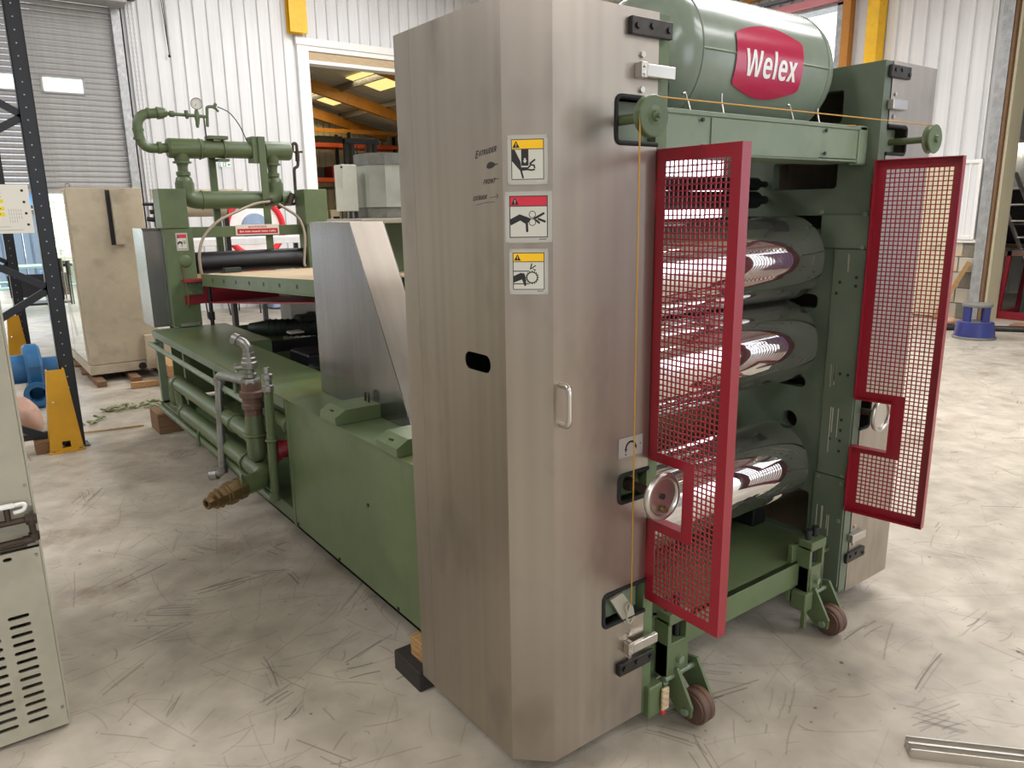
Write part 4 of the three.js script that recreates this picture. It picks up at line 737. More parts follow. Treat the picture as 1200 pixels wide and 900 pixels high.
// pipework along the base
{
  const X = 1.055;
  const ring = (p, d, r) => tor(p, d, r, .007, 20, 6);
  let t = thing('water_pipe', 'upper large green water pipe along the base side', 'pipe', [X, .52, -4.2]);
  part(t, 'pipe_run', tb([[X + .06, .3, -5.0], [X, .525, -4.97], [X, .525, -3.6]].slice(1), .042, .02, 16), M.greenPipe); part(t, 'end_elbow', tb([[X, .525, -4.9], [X, .525, -5.02], [X, .4, -5.02]], .04, .07, 14), M.greenPipe);
  part(t, 'collar', [ring([X, .525, -4.9], [0, 0, 1], .044), ring([X, .525, -3.75], [0, 0, 1], .044)], M.greenPipe);
  part(t, 'riser', [cy([X, .46, -3.46], [X, .63, -3.46], .046, .042, 20), tb([[X, .525, -3.62], [X, .525, -3.46], [X, .44, -3.46]], .045, .05, 14), cy([X, .3, -3.46], [X, .46, -3.46], .018), ring([X, .535, -3.46], [0, 1, 0], .046)], M.greenPipe);
  const st = part(t, 'valve_body', lt([[.04, .6], [.04, .66], [.05, .665], [.05, .685], [.045, .69], [.046, .715], [.056, .72], [.056, .745], [.046, .752], [.046, .785], [.042, .8], [0, .802]], [X, 0, -3.46], [X, 1, -3.46], 24), M.rust, 'rusty bronze valve body');
  part(st, 'cap', lt([[.046, .775], [.048, .795], [.044, .803], [0, .805]], [X, .005, -3.46], [X, 1, -3.46], 8), M.galvPipe);
  t = thing('water_pipe', 'lower large green water pipe ending in a brass coupling', 'pipe', [X, .36, -4.1]);
  part(t, 'pipe_run', tb([[X, .36, -4.84], [X, .36, -3.33], [.9, .36, -3.27]], .044, .09, 16), M.greenPipe);
  part(t, 'collar', [ring([X, .36, -4.8], [0, 0, 1], .046), ring([X, .36, -3.6], [0, 0, 1], .048), ring([.92, .36, -3.28], [1, 0, .35], .048)], M.greenPipe);
  part(t, 'end_elbow', tb([[X, .36, -4.78], [X, .36, -4.9], [X, .5, -4.92]], .03, .07, 12), M.greenPipe);
  const a = [.925, .358, -3.28], b = [.63, .33, -3.17], K = .74;
  part(t, 'coupling', lt([[.034, 0], [.05, .005], [.05, .05], [.044, .055], [.044, .07], [.052, .075], [.052, .12], [.046, .125], [.046, .14], [.04, .145], [.04, .165], [.045, .17], [.045, .18], [.036, .185], [.036, .2], [.041, .205], [.041, .213], [.026, .217], [.026, .262], [.021, .266], [.015, .262], [.015, .24], [0, .24]].map(([r, h]) => [r, h * K]), a, b, 8), M.bronze, 'stepped brass hose coupling');
  t = thing('guard_rail', 'thin green handrail pipe along the top of the base side', 'rail', [X, .67, -4.6]);
  part(t, 'pipe_run', tb([[X, .682, -5.64], [X, .672, -3.5]], .015, .01, 12), M.greenLit); part(t, 'hook', [tb([[X, .68, -5.62], [X + .05, .68, -5.64]], .012, .01, 10), tb([[X, .672, -3.72], [X, .74, -3.72]], .007, .01, 8)], M.greenLit);
  t = thing('guard_rail', 'thin green low pipe near the floor turning up into a riser', 'rail', [X, .25, -4.3]);
  part(t, 'pipe_run', tb([[X - .02, .28, -5.4], [X, .262, -3.26], [X, .79, -3.22]], .02, .05, 12), M.greenPipe); part(t, 'elbow_collar', [cy([X, .27, -3.26], [X, .31, -3.257], .025), ring([X, .56, -3.237], [0, 1, 0], .022)], M.greenPipe);
  part(t, 'fitting', lt([[.022, 0], [.026, .005], [.026, .03], [.02, .034], [.02, .055], [.024, .06], [.024, .08], [.013, .085], [.013, .11], [0, .112]], [X, .785, -3.22], [X, 1, -3.22], 8), M.galvPipe, 'small plated fitting');
  t = thing('drain_pipe', 'grey galvanised pipe hanging down with elbows at both ends', 'pipe', [1.02, .25, -3.95]);
  part(t, 'pipe_run', tb([[X, .79, -3.46], [1.035, .748, -3.92], [1.005, .23, -3.915], [.97, .215, -3.95]], .021, .045, 12), M.galvPipe);
  part(t, 'elbow', [cy([1.037, .7, -3.92], [1.034, .735, -3.92], .027), cy([1.006, .26, -3.915], [1.004, .23, -3.915], .027), cy([.985, .217, -3.935], [.955, .21, -3.965], .026), cy([X - .002, .785, -3.52], [X, .792, -3.47], .026)], M.galvPipe);
  t = thing('valve_stack', 'grey threaded valve stack with tilted elbow on top', 'valve', [X, .81, -3.46]);
  part(t, 'union', lt([[.024, 0], [.03, .004], [.03, .02], [.022, .024], [.022, .04], [.036, .046], [.038, .075], [.032, .08], [.032, .095], [.026, .1], [.026, .12], [0, .121]], [X, .81, -3.46], [X, 1, -3.45], 10), M.galvPipe);
  part(t, 'elbow', tb([[X, .92, -3.46], [X, .965, -3.46], [X - .03, .985, -3.52]], .022, .035, 12), M.galvPipe); part(t, 'elbow_lip', cy([X - .022, .98, -3.505], [X - .036, .989, -3.53], .027), M.galvPipe);
  part(t, 'side_cock', [cy([X - .02, .86, -3.46], [X - .06, .86, -3.48], .012), cy([X - .055, .84, -3.48], [X - .055, .88, -3.48], .01)], M.galvPipe);
  t = thing('gate_valve', 'red handwheel valve between the green pipes', 'valve', [1.15, .47, -3.4]);
  part(t, 'handwheel', [tor([1.1, .48, -3.33], [1, 0, .3], .055, .01, 24, 8), cy([1.1, .48, -3.33], [1.12, .48, -3.325], .05, .05, 20)], M.redDark, 'dark red handwheel'); part(t, 'body', [cy([1.12, .48, -3.33], [1.3, .48, -3.28], .04), bx(1.24, 1.4, .43, .55, -3.36, -3.22, .02)], M.redDark);
  one('pipe_stub', 'green pipe stub inside the open end of the base', 'pipe', [tb([[1.14, .62, -3.5], [1.16, .6, -3.23]], .034, .01, 14), tor([1.158, .602, -3.26], [0, 0, 1], .036, .008, 18, 6)], M.greenPipe, [1.15, .6, -3.35]);
  one('pipe_strap', 'u-shaped green pipe strap holding the lower pipe', 'strap', [tb([[X + .05, .36, -4.35], [X - .05, .36, -4.35], [X - .05, .27, -4.35]], .008, .03, 8)], M.greenPipe, [X, .27, -4.35]);
}
one('timber_block', 'short timber offcut under the far corner of the green base', 'block', [bx(1.06, 1.24, 0, .15, -5.98, -5.72, .006)], M.woodOld, [1.15, 0, -5.85]);

// ================================================================ haul-off at the far end
{
  const t = thing('haul_off', 'green haul-off frame with black roll at the far base end', 'machine', [1.9, .755, -5.85]);
  const Z0 = -5.95, Z1 = -5.78;
  for (const [x0, x1] of [[1.26, 1.455], [2.31, 2.51]]) {
    part(t, 'post', bx(x0, x1, .757, 1.455, Z0, Z1, .004), M.green, 'green box post'); part(t, 'post_cap', bx(x0 - .005, x1 - .02, 1.457, 1.73, Z0 - .02, Z1 + .005, .004), M.green, 'green upper housing');
  }
  part(t, 'side_cover', ex('x', [[-6.2, .76], [-5.86, .76], [-5.86, 1.44], [-5.9, 1.46], [-6.2, 1.46]], 1.14, 1.258), M.steelDull, 'stainless side cover');
  part(t, 'tie_bar', bx(1.455, 2.31, 1.385, 1.462, -5.94, -5.88, .004), M.green);
  const sg = canvasTex(512, 160, (c) => { c.fillStyle = '#d8cfbf'; c.fillRect(0, 0, 512, 160); c.fillStyle = '#b3202a'; c.fillRect(14, 62, 484, 84); c.textAlign = 'center'; c.font = 'bold 46px sans-serif'; c.fillText('WARNING', 256, 50); c.fillStyle = '#ece2d8'; c.font = 'bold 40px sans-serif'; c.fillText('Do not reach into rolls', 256, 118); });
  const b = part(t, 'warning_board', bx(1.79, 2.122, 1.393, 1.47, -5.88, -5.876), M.white, 'white and red warning board'); part(b, 'board_print', sheet([1.956, 1.4315, -5.8752], .33, .075, [0, 0, 1]), S({ map: sg, roughness: .5 }));
  const ws = part(t, 'warning_sign', bx(1.335, 1.415, 1.3, 1.425, Z1, Z1 + .002), M.galv, 'small red headed hand warning sign'); part(ws, 'sign_print', sheet([1.375, 1.3625, Z1 + .003], .078, .123, [0, 0, 1]), S({ map: signTex(256, 400, 'rolls'), roughness: .5 }));
  part(t, 'bearing_cap', lt([[0, .012], [.03, .012], [.04, .006], [.045, 0]], [1.385, 1.225, Z1], [1.385, 1.225, 0], 24), M.green); part(t, 'indicator_rod', [cy([1.35, 1.2, Z1 + .01], [1.375, .93, Z1 + .01], .004), cy([1.37, .9, Z1 + .01], [1.378, 1.0, Z1 + .012], .007)], M.bronze);
  part(t, 'bearing_plate', bx(1.36, 1.475, .985, 1.075, Z1, Z1 + .045, .004), M.green); for (const [x, y] of [[1.385, 1.055], [1.45, 1.055], [1.385, 1.005], [1.45, 1.005]]) part(t, 'plate_bolt', hexHead([x, y, Z1 + .045], [0, 0, 1], .009, .006), M.greenLit);
  part(t, 'foot_plate', bx(1.3, 1.43, .76, .785, Z1, Z1 + .04, .003), M.plainSteel);
  part(t, 'red_apron', [bx(1.35, 2.4, .915, .982, -5.775, -5.765), bx(1.478, 2.4, .98, 1.05, -5.775, -5.765), ex('x', [[-5.765, .915], [-3.6, 1.1], [-3.6, 1.11], [-5.765, .925]], 1.49, 2.36), bx(1.34, 1.49, 1.082, 1.098, -5.77, -5.66)], M.redDark, 'dark red apron sheet under the table');
  const r = part(t, 'draw_roll', lt([[0, 0], [.075, 0], [.08, .005], [.08, .855], [.075, .86], [0, .86]], [1.475, 1.2, -5.9], [2.4, 1.2, -5.9], 36), M.rollRubber, 'black rubber covered roll'); part(r, 'shaft', cy([1.44, 1.2, -5.9], [2.36, 1.2, -5.9], .025), M.darkSteel);
}
{
  const t = thing('run_out_table', 'pale board table on green angle rails before the black roll', 'table', [1.9, 1.1, -4.7]);
  const slope = (z) => 1.062 + (z + 5.6) * .0435;
  part(t, 'table_board', ex('x', [[-5.7, slope(-5.7) + .062], [-3.5, slope(-3.5) + .062], [-3.5, slope(-3.5) + .074], [-5.7, slope(-5.7) + .074]], 1.461, 2.399), M.woodPale, 'pale board top');
  const ra = part(t, 'side_rail', [ex('x', [[-5.66, slope(-5.66)], [-3.5, slope(-3.5)], [-3.5, slope(-3.5) + .076], [-5.66, slope(-5.66) + .076]], 1.452, 1.46), ex('x', [[-5.66, slope(-5.66) - .007], [-3.5, slope(-3.5) - .007], [-3.5, slope(-3.5)], [-5.66, slope(-5.66)]], 1.445, 1.5)], M.green, 'green angle rail with bolt holes');
  const hs = []; for (let k = 0; k < 8; k++) { const z = -5.4 + k * .26; part(ra, 'slot', bx(1.4512, 1.453, slope(z) + .026, slope(z) + .048, z, z + .026), M.black); }
  part(t, 'side_rail', ex('x', [[-5.66, slope(-5.66)], [-3.5, slope(-3.5)], [-3.5, slope(-3.5) + .076], [-5.66, slope(-5.66) + .076]], 2.4, 2.408), M.green);
  part(t, 'stop_block', bx(1.6, 1.72, 1.138, 1.172, -5.66, -5.6, .004), M.greenDark);
  part(t, 'leg', [cy([1.5, .76, -5.68], [1.5, 1.06, -5.68], .014), cy([1.5, .8, -5.68], [1.5, .86, -5.68], .022)], M.blackPaint); part(t, 'leg', cy([2.36, .76, -5.6], [2.36, 1.06, -5.6], .022), M.blackPaint);
  part(t, 'leg', cy([1.5, .76, -3.6], [1.5, 1.14, -3.6], .022), M.blackPaint); part(t, 'leg', cy([2.36, .76, -3.6], [2.36, 1.14, -3.6], .022), M.blackPaint);
}
// manifold above
{
  const Z = -6.0, YU = 2.02, YL = 1.655, r = .07;
  const t = thing('pipe_manifold', 'green twin pipe manifold with pressure gauge above the haul-off', 'pipework', [1.8, 1.46, Z]);
  part(t, 'upper_header', lt([[0, 0], [.062, .002], [.066, .012], [.07, .014], [.07, .25], [.062, .253], [.062, .7], [.07, .703], [.07, .9], [.064, .91], [.05, .914], [0, .915]], [1.395, YU, Z], [2.4, YU + .005, Z], 28), M.greenPipe);
  part(t, 'lower_header', tb([[1.49, 1.78, Z], [1.49, YL, Z], [2.16, YL, Z], [2.16, 1.78, Z]], .066, .11, 18), M.greenPipe);
  part(t, 'header_collar', [tor([1.6, YL, Z], [1, 0, 0], .067, .005, 28, 6), tor([1.62, YU, Z], [1, 0, 0], .071, .006, 28, 6), tor([1.79, YU, Z], [1, 0, 0], .066, .006, 28, 6), cy([2.2, YL + .01, Z], [2.28, YL + .01, Z], .06)], M.greenPipe);
  for (const x of [1.49, 2.155]) {
    part(t, 'down_pipe', lt([[.06, 1.93], [.064, 1.928], [.064, 1.916], [.042, 1.914], [.036, 1.89], [.036, 1.86], [.05, 1.855], [.05, 1.83], [.036, 1.825], [.034, 1.8], [.036, 1.775], [.066, 1.772], [.066, 1.755], [.06, 1.753]], [x, 0, Z], [x, 1, Z], 20), M.greenPipe); part(t, 'tee_branch', cy([x, 1.93, Z], [x, 2.0, Z], .05, .062, 20), M.greenPipe);
  }
  part(t, 'return_bend', tb([[1.4, YU, Z], [1.225, YU - .01, Z], [1.215, 2.24, Z], [1.4, 2.26, Z]], .034, .1, 14), M.greenPipe);
  part(t, 'bend_collar', [cy([1.335, YU, Z], [1.36, YU, Z], .042), cy([1.22, 2.07, Z], [1.22, 2.085, Z], .039), cy([1.22, 2.13, Z], [1.22, 2.145, Z], .039), cy([1.355, 2.255, Z], [1.395, 2.257, Z], .043, .038), cy([1.29, 2.25, Z], [1.305, 2.251, Z], .039)], M.greenPipe);
  part(t, 'gauge_line', [cy([1.39, 2.257, Z], [1.68, 2.25, Z], .012), cy([1.44, 2.256, Z], [1.47, 2.255, Z], .022, .022, 8), cy([1.55, 2.253, Z], [1.565, 2.253, Z], .026, .026, 8), cy([1.555, 2.25, Z], [1.555, 2.285, Z], .014), lt([[.012, -.06], [.018, -.02], [.02, 0], [.016, .03], [.01, .045]], [1.628, 2.25, Z], [1.628, 3, Z], 12), cy([1.625, 2.17, Z], [1.625, 2.2, Z], .01, .014), tb([[1.68, 2.25, Z], [1.7, 2.25, Z], [1.705, 2.32, Z], [1.76, 2.325, Z]], .011, .015, 10), cy([1.695, 2.18, Z], [1.7, 2.25, Z], .011), cy([1.75, 2.31, Z], [1.77, 2.345, Z], .012), cy([1.755, 2.325, Z], [1.785, 2.29, Z], .009)], M.greenPipe);
  const gd = canvasTex(128, 128, (c) => { c.fillStyle = '#d9d8cf'; c.fillRect(0, 0, 128, 128); c.strokeStyle = '#333'; c.lineWidth = 3; for (let i = 0; i < 12; i++) { const a = 2.4 + i * .4; c.beginPath(); c.moveTo(64 + 42 * Math.cos(a), 64 + 42 * Math.sin(a)); c.lineTo(64 + 52 * Math.cos(a), 64 + 52 * Math.sin(a)); c.stroke(); } c.lineWidth = 5; c.beginPath(); c.moveTo(64, 64); c.lineTo(40, 92); c.stroke(); });
  const ga = part(t, 'pressure_gauge', [lt([[0, -.02], [.03, -.02], [.04, -.012], [.042, .006], [.038, .008], [.036, .002], [0, .002]], [1.632, 2.335, Z + .01], [1.55, 2.335, Z + .2], 24), cy([1.63, 2.28, Z], [1.63, 2.3, Z], .009)], M.galvPipe, 'round dial gauge');
  const face = new THREE.CircleGeometry(.036, 24).applyQuaternion(new THREE.Quaternion().setFromUnitVectors(V(0, 0, 1), V(-.08, 0, .19).normalize())).translate(1.6305, 2.335, Z + .0135); face.userData.keepUV = true; part(ga, 'dial', face, S({ map: gd, roughness: .4 }));
  part(t, 'sensor_cable', tb([[1.78, 2.325, Z], [1.86, 2.29, Z], [1.93, 2.2, Z], [1.975, 2.09, Z]], .004, 0, 6), M.black); part(t, 'capillary', cy([1.675, 2.24, Z], [1.68, 2.08, Z], .005), M.black);
  part(t, 'support', [bx(1.68, 1.82, YU + .07, YU + .095, Z - .06, Z + .06, .003), bx(1.7, 1.75, 1.1, YU + .08, Z - .1, Z - .07, .003), bx(1.74, 1.82, YU - .085, YU - .066, Z - .06, Z + .04)], M.greenPipe, 'flat support bracket');
  part(t, 'support', [bx(2.03, 2.085, 1.1, YU + .1, Z + .07, Z + .085, .003), bx(1.99, 2.085, YU - .09, YU + .1, Z - .06, Z + .07, .003)], M.greenPipe, 'flat support bracket');
  part(t, 'bleed_pipe', tb([[2.31, YU, Z], [2.33, YU + .005, Z], [2.33, 2.085, Z], [2.365, 2.09, Z], [2.365, 1.91, Z], [2.33, 1.9, Z], [2.325, 1.62, Z], [2.2, 1.62, Z]], .012, .03, 10), M.brownPipe, 'thin dark bleed pipe');
  part(t, 'bleed_cock', [cy([2.34, 2.02, Z], [2.41, 2.025, Z], .008), cy([2.363, 1.95, Z], [2.366, 2.03, Z], .017)], M.brownPipe);
  const cl2 = part(t, 'clamp', [cy([2.04, 1.63, Z + .09], [2.1, 1.645, Z + .09], .022), cy([2.14, 1.6, Z + .09], [2.19, 1.62, Z + .09], .02), cy([2.24, 1.62, Z + .08], [2.27, 1.7, Z + .08], .024)], M.brownPipe);
}
one('braided_hose', 'braided steel hose arching from the manifold to the roll', 'hose', tb([[2.06, 1.64, -5.86], [1.95, 1.625, -5.84], [1.78, 1.57, -5.76], [1.6, 1.49, -5.7], [1.49, 1.38, -5.67], [1.455, 1.28, -5.66], [1.45, 1.18, -5.655], [1.46, 1.1, -5.66]], .0105, 0, 10), M.hose, [1.46, 1.1, -5.66]);
one('braided_hose', 'braided steel hose curving down beside the wedge guard', 'hose', tb([[2.13, 1.62, -5.86], [2.2, 1.57, -5.84], [2.255, 1.51, -5.79], [2.28, 1.4, -5.76], [2.265, 1.28, -5.74], [2.245, 1.16, -5.72], [2.245, 1.14, -5.7]], .0105, 0, 10), M.hose, [2.245, 1.14, -5.7]);
// embossing unit behind the wedge: green plate stand with grey housing on a ledge
{
  const t = thing('drive_stand', 'green plate stand with pale ledge behind the wedge guard', 'machine frame', [2.15, .76, -4.0]);
  part(t, 'ledge', bx(1.76, 2.5, 1.49, 1.515, -4.1, -3.66, .004), M.creamGrey, 'pale top ledge');
  part(t, 'upright', ex('z', [[2.02, .76], [2.2, .76], [2.2, 1.2], [2.175, 1.22], [2.175, 1.385], [2.3, 1.385], [2.3, 1.49], [2.0, 1.49]], -3.99, -3.95), M.green, 'green upright plate'); part(t, 'upright', bx(2.55, 2.6, .76, 1.49, -4.0, -3.7), M.green);
  part(t, 'void_panel', bx(1.86, 2.02, 1.2, 1.488, -4.06, -4.04), M.blackPaint); part(t, 'bolt', [[2.06, 1.33], [2.1, 1.05]].map(([x, y]) => hexHead([x, y, -3.95], [0, 0, 1], .01, .006)), M.black);  // black sheet painted for the dark void below the ledge
}
{
  const t = thing('blower_housing', 'grey six-sided housing with darker bands on the ledge', 'housing', [2.03, 1.517, -3.9]);
  const hex = (y0, y1, s) => ex('y', [[-.13, -.1], [-.13, .08], [-.06, .15], [.13, .15], [.15, .1], [.15, -.1]].map(([a, b]) => [2.02 + a * s * .86, -3.92 + b * s]), y0, y1);
  part(t, 'base_band', hex(1.517, 1.575, .94), M.greyBand, 'grey base band'); part(t, 'casing', hex(1.575, 1.81, 1), M.greyBox); part(t, 'cap', hex(1.81, 1.86, 1.01), M.greyBand, 'grey cap band'); part(t, 'cap_rim', hex(1.8, 1.81, 1.04), M.greyBand);
}
{
  const t = thing('control_box', 'narrow white electrical box beside the grey housing', 'box', [1.85, 1.517, -3.95]);
  part(t, 'casing', bx(1.768, 1.855, 1.555, 1.8, -3.98, -3.88, .004), M.whiteBox); part(t, 'stand', [cy([1.8, 1.515, -3.9], [1.8, 1.56, -3.9], .006), cy([1.78, 1.515, -3.95], [1.78, 1.56, -3.95], .006), cy([1.825, 1.515, -3.89], [1.825, 1.56, -3.89], .006)], M.galvPipe); part(t, 'lock', cy([1.767, 1.785, -3.88], [1.767, 1.785, -3.876], .006), M.darkSteel);
}
one('red_pulley', 'red painted drum behind the green plate stand', 'drum', [lt([[0, 0], [.1, 0], [.11, .01], [.11, .14], [.1, .15], [0, .15]], [2.22, .98, -4.3], [2.22, .98, -4], 28)], M.redBright, [2.22, .87, -4.2]);
one('red_guard', 'dark red guard plate behind the green plate stand', 'guard', [bx(2.2, 2.4, 1.26, 1.42, -4.36, -4.32, .01), bx(2.36, 2.4, .756, 1.27, -4.36, -4.32)], M.redDark, [2.3, 1.26, -4.34]);
// ================================================================ left side: chiller, rack, cream cabinet
{
  const t = thing('machine_casing', 'grey beige machine casing with slotted panel and pipe fittings', 'casing', [-.4, 0, -2.9]);
  const Z = -2.477, X = .105;
  part(t, 'casing', [bx(X - .006, X, .012, 1.8, -3.4, Z - .004), bx(-1.1, -1.094, .012, 1.8, -3.4, Z - .004), bx(-1.094, X - .006, .012, .018, -3.4, Z - .008), bx(-1.094, X - .006, 1.794, 1.8, -3.4, Z - .02), bx(-1.094, X - .006, .018, 1.794, -3.4, -3.394), bx(-1.094, X - .006, .606, .735, Z - .03, Z - .022), bx(-1.094, -.9, .018, 1.794, Z - .012, Z - .004)], M.creamGrey);
  const slots = []; for (let k = 0; k < 13; k++) for (let c = 0; c < 4; c++) { const y = .405 - k * .0287, x = .046 - c * .078 + .0004 * k; slots.push(rrect(x - .054, x, y - .006, y + .006, .0058, 3)); }
  for (const [x, y] of [[.028, .6 - .012], [-.004, .572]]) slots.push(rrect(x - .022, x, y - .006, y + .006, .0058, 3));
  part(t, 'slotted_panel', ex('z', rect(-.9, .098, .012, .606), Z - .006, Z, slots), M.creamGrey, 'panel with rows of rounded vent slots');
  part(t, 'upper_panel', bx(-.9, .098, .735, 1.78, Z - .018, Z, .003), M.creamGrey);
  part(t, 'panel_screw', [[.088, .585], [.088, .075], [.088, .8]].map(([x, y]) => hexHead([x, y, Z], [0, 0, 1], .005, .004)), M.galvPipe);
  part(t, 'pipe_fittings', [tb([[-.25, .705, Z + .022], [.088, .705, Z + .022], [.09, .645, Z + .022], [-.25, .64, Z + .022]], .009, .012, 10), cy([.075, .706, Z + .022], [.1, .704, Z + .022], .014), cy([.089, .69, Z + .022], [.09, .715, Z + .022], .014), cy([.09, .64, Z + .022], [.09, .662, Z + .022], .014), cy([.062, .643, Z + .022], [.09, .644, Z + .022], .013), cy([-.01, .705, Z + .022], [.012, .705, Z + .022], .013), cy([.035, .7, Z + .022], [.035, .745, Z + .022], .008), cy([-.1, .622, Z + .01], [.07, .624, Z + .01], .005)], M.brownPipe, 'brown oxidised pipe fittings'); 
  part(t, 'valve_lever', [bx(-.2, .055, .752, .762, Z + .02, Z + .045, .004), tb([[.055, .757, Z + .032], [.078, .755, Z + .032], [.075, .74, Z + .032], [.05, .735, Z + .032]], .006, 0, 8)], M.white, 'white valve lever');
  part(t, 'base_foot', bx(-.1, .09, 0, .012, Z - .1, Z - .03), M.black); part(t, 'base_foot', bx(-.9, -.7, 0, .012, -3.35, -3.2), M.black);
}
function rackFrame(z, label, signs) {
  const t = thing('rack_upright', label, 'rack', [.05, 0, z]);
  const post = (x) => [bx(x - .045, x + .045, .0, 3.4, z - .004, z), bx(x - .045, x - .041, 0, 3.4, z - .07, z), bx(x + .041, x + .045, 0, 3.4, z - .07, z)];
  const holes = []; for (let y = .12; y < 3.3; y += .075) holes.push(cy([.548, y, z - .001], [.548, y, z + .0012], .0045, .0045, 8));
  const p = part(t, 'post', post(.552), M.blackPaint, 'black perforated post'); part(p, 'hole', holes, M.galv); part(t, 'post', post(-.42), M.blackPaint);
  const lv = [.28, .82, 1.36, 1.9, 2.44, 2.98];
  lv.forEach((y, i) => part(t, 'brace', bar(i % 2 ? [-.4, y - .27, z - .03] : [.53, y - .27, z - .03], i % 2 ? [.53, y + .27, z - .03] : [-.4, y + .27, z - .03], .03, .045), M.blackPaint));
  part(t, 'foot_beam', bx(-.42, .52, .09, .13, z - .06, z - .02), M.blackPaint);
  part(t, 'base_plate', [bx(.49, .62, 0, .008, z - .1, z + .03), bx(-.48, -.36, 0, .008, z - .1, z + .03)], M.blackPaint);
  return t;
}
rackFrame(-5.79, 'black perforated rack frame with the white load notice', true);
rackFrame(-9.3, 'black perforated rack frame farther along, behind the blue blower', false);
{
  const tex = canvasTex(640, 400, (c, w, h) => { c.fillStyle = '#dfdbce'; c.fillRect(0, 0, w, h); c.fillStyle = '#333'; for (let i = 0; i < 3; i++) for (let x = 20; x < 430; x += 22) c.fillRect(x, 70 + i * 14, 6 + (x * 7 + i * 5) % 12, 5); c.fillStyle = '#e6cf2e'; for (const y of [120, 180, 226]) c.fillRect(20, y, 420, 34); c.beginPath(); c.moveTo(330, 330); c.lineTo(390, 330); c.lineTo(360, 274); c.fill(); c.fillStyle = '#5a5420'; for (const y of [120, 180, 226]) for (let x = 36; x < 420; x += 26) c.fillRect(x, y + 12, 8 + (x * 5 + y) % 14, 8); c.strokeStyle = '#555'; c.lineWidth = 2; for (let k = 0; k < 22; k++) { const x = 470 + (k % 6) * 18, y = 200 + Math.floor(k / 6) * 30; c.beginPath(); c.moveTo(x, y); c.lineTo(x + 3, y + 22); c.stroke(); } c.beginPath(); c.moveTo(20, 346); c.lineTo(470, 346); c.moveTo(20, 380); c.lineTo(560, 372); c.stroke(); });
  const t = thing('load_notice', 'white rack load notice with yellow panels on the black post', 'sign', [.26, 1.45, -5.77]);
  part(t, 'plate', bx(.03, .488, 1.452, 1.752, -5.776, -5.77), M.white); part(t, 'plate_print', sheet([.259, 1.602, -5.7692], .456, .298, [0, 0, 1]), S({ map: tex, roughness: .6 }));
  part(t, 'hole', [0, 1, 2, 3].map((k) => cy([.452 + k * .003, 1.715 - k * .07, -5.77], [.452 + k * .003, 1.715 - k * .07, -5.768], .008)), M.black);
}
for (const [x, z, label] of [[.476, -5.7, 'yellow tapered post protector at the foot of the nearer rack frame'], [.476, -9.25, 'yellow tapered post protector behind the blue blower']]) {
  const t = thing('rack_protector', label, 'protector', [x, 0, z]);
  part(t, 'front_plate', ex('z', [[x - .098, .012], [x + .098, .012], [x + .05, .565], [x - .05, .565]], z - .006, z, [rect(x - .025, x + .025, .03, .075), disc(x - .04, .35, .007, 10)]), M.yellowGuard);
  part(t, 'side_plate', [ex('x', [[z - .13, .012], [z - .006, .012], [z - .006, .565], [z - .08, .565]], -.004, .004).rotateZ(.0864).translate(x + .0965, .0, 0), ex('x', [[z - .13, .012], [z - .006, .012], [z - .006, .565], [z - .08, .565]], -.004, .004).rotateZ(-.0864).translate(x - .0965, 0, 0)], M.yellowGuard);
  part(t, 'base_plate', bx(x - .105, x + .105, 0, .012, z - .14, z + .02), M.yellowGuard); part(t, 'anchor_bolt', [hexHead([x - .08, .012, z + .008], [0, 1, 0], .01, .008), hexHead([x + .08, .012, z + .008], [0, 1, 0], .01, .008)], M.galvPipe);
}
{
  const t = thing('centrifugal_blower', 'blue cast centrifugal blower on the floor by the rack', 'blower', [.45, 0, -7.3]);
  const sp = []; for (let i = 0; i <= 40; i++) { const a = i / 40 * 1.5 * Math.PI, r = .2 + .07 * i / 40; sp.push([-7.35 + r * Math.cos(a + .3), .3 + r * Math.sin(a + .3)]); }
  part(t, 'volute', ex('x', sp, .4, .52, [], .02), M.blueFan); part(t, 'outlet', [lt([[.05, 0], [.07, 0], [.07, .14], [.095, .145], [.1, .15], [.1, .17], [.06, .17], [.055, .1]], [.46, .14, -7.3], [.44, .13, -7.0], 24)], M.blueFan, 'round outlet flange');
  part(t, 'motor', [cy([.15, .32, -7.35], [.4, .32, -7.35], .12, .12, 22), cy([.52, .3, -7.35], [.66, .3, -7.35], .1, .1, 22)], M.blueFan); part(t, 'foot', [bx(.2, .5, 0, .06, -7.5, -7.2, .01)], M.blueFan);
}
one('stone_block', 'pinkish broken stone block beside the beige machine casing', 'block', [new THREE.DodecahedronGeometry(.17, 1).scale(.55, .9, 1.2).rotateZ(.3).translate(.31, .14, -6.35)], M.pinkStone, [.31, 0, -6.35]);
one('timber_block', 'small brown timber block under the black foot beam', 'block', bx(.3, .385, 0, .088, -5.86, -5.74, .004), M.woodOld, [.34, 0, -5.8]);
one('timber_strip', 'thin pale timber strip on the floor behind the yellow protector', 'strip', bar([.5, .008, -6.15], [1.02, .008, -6.05], .03, .014), M.woodPale, [.7, 0, -6.1]);
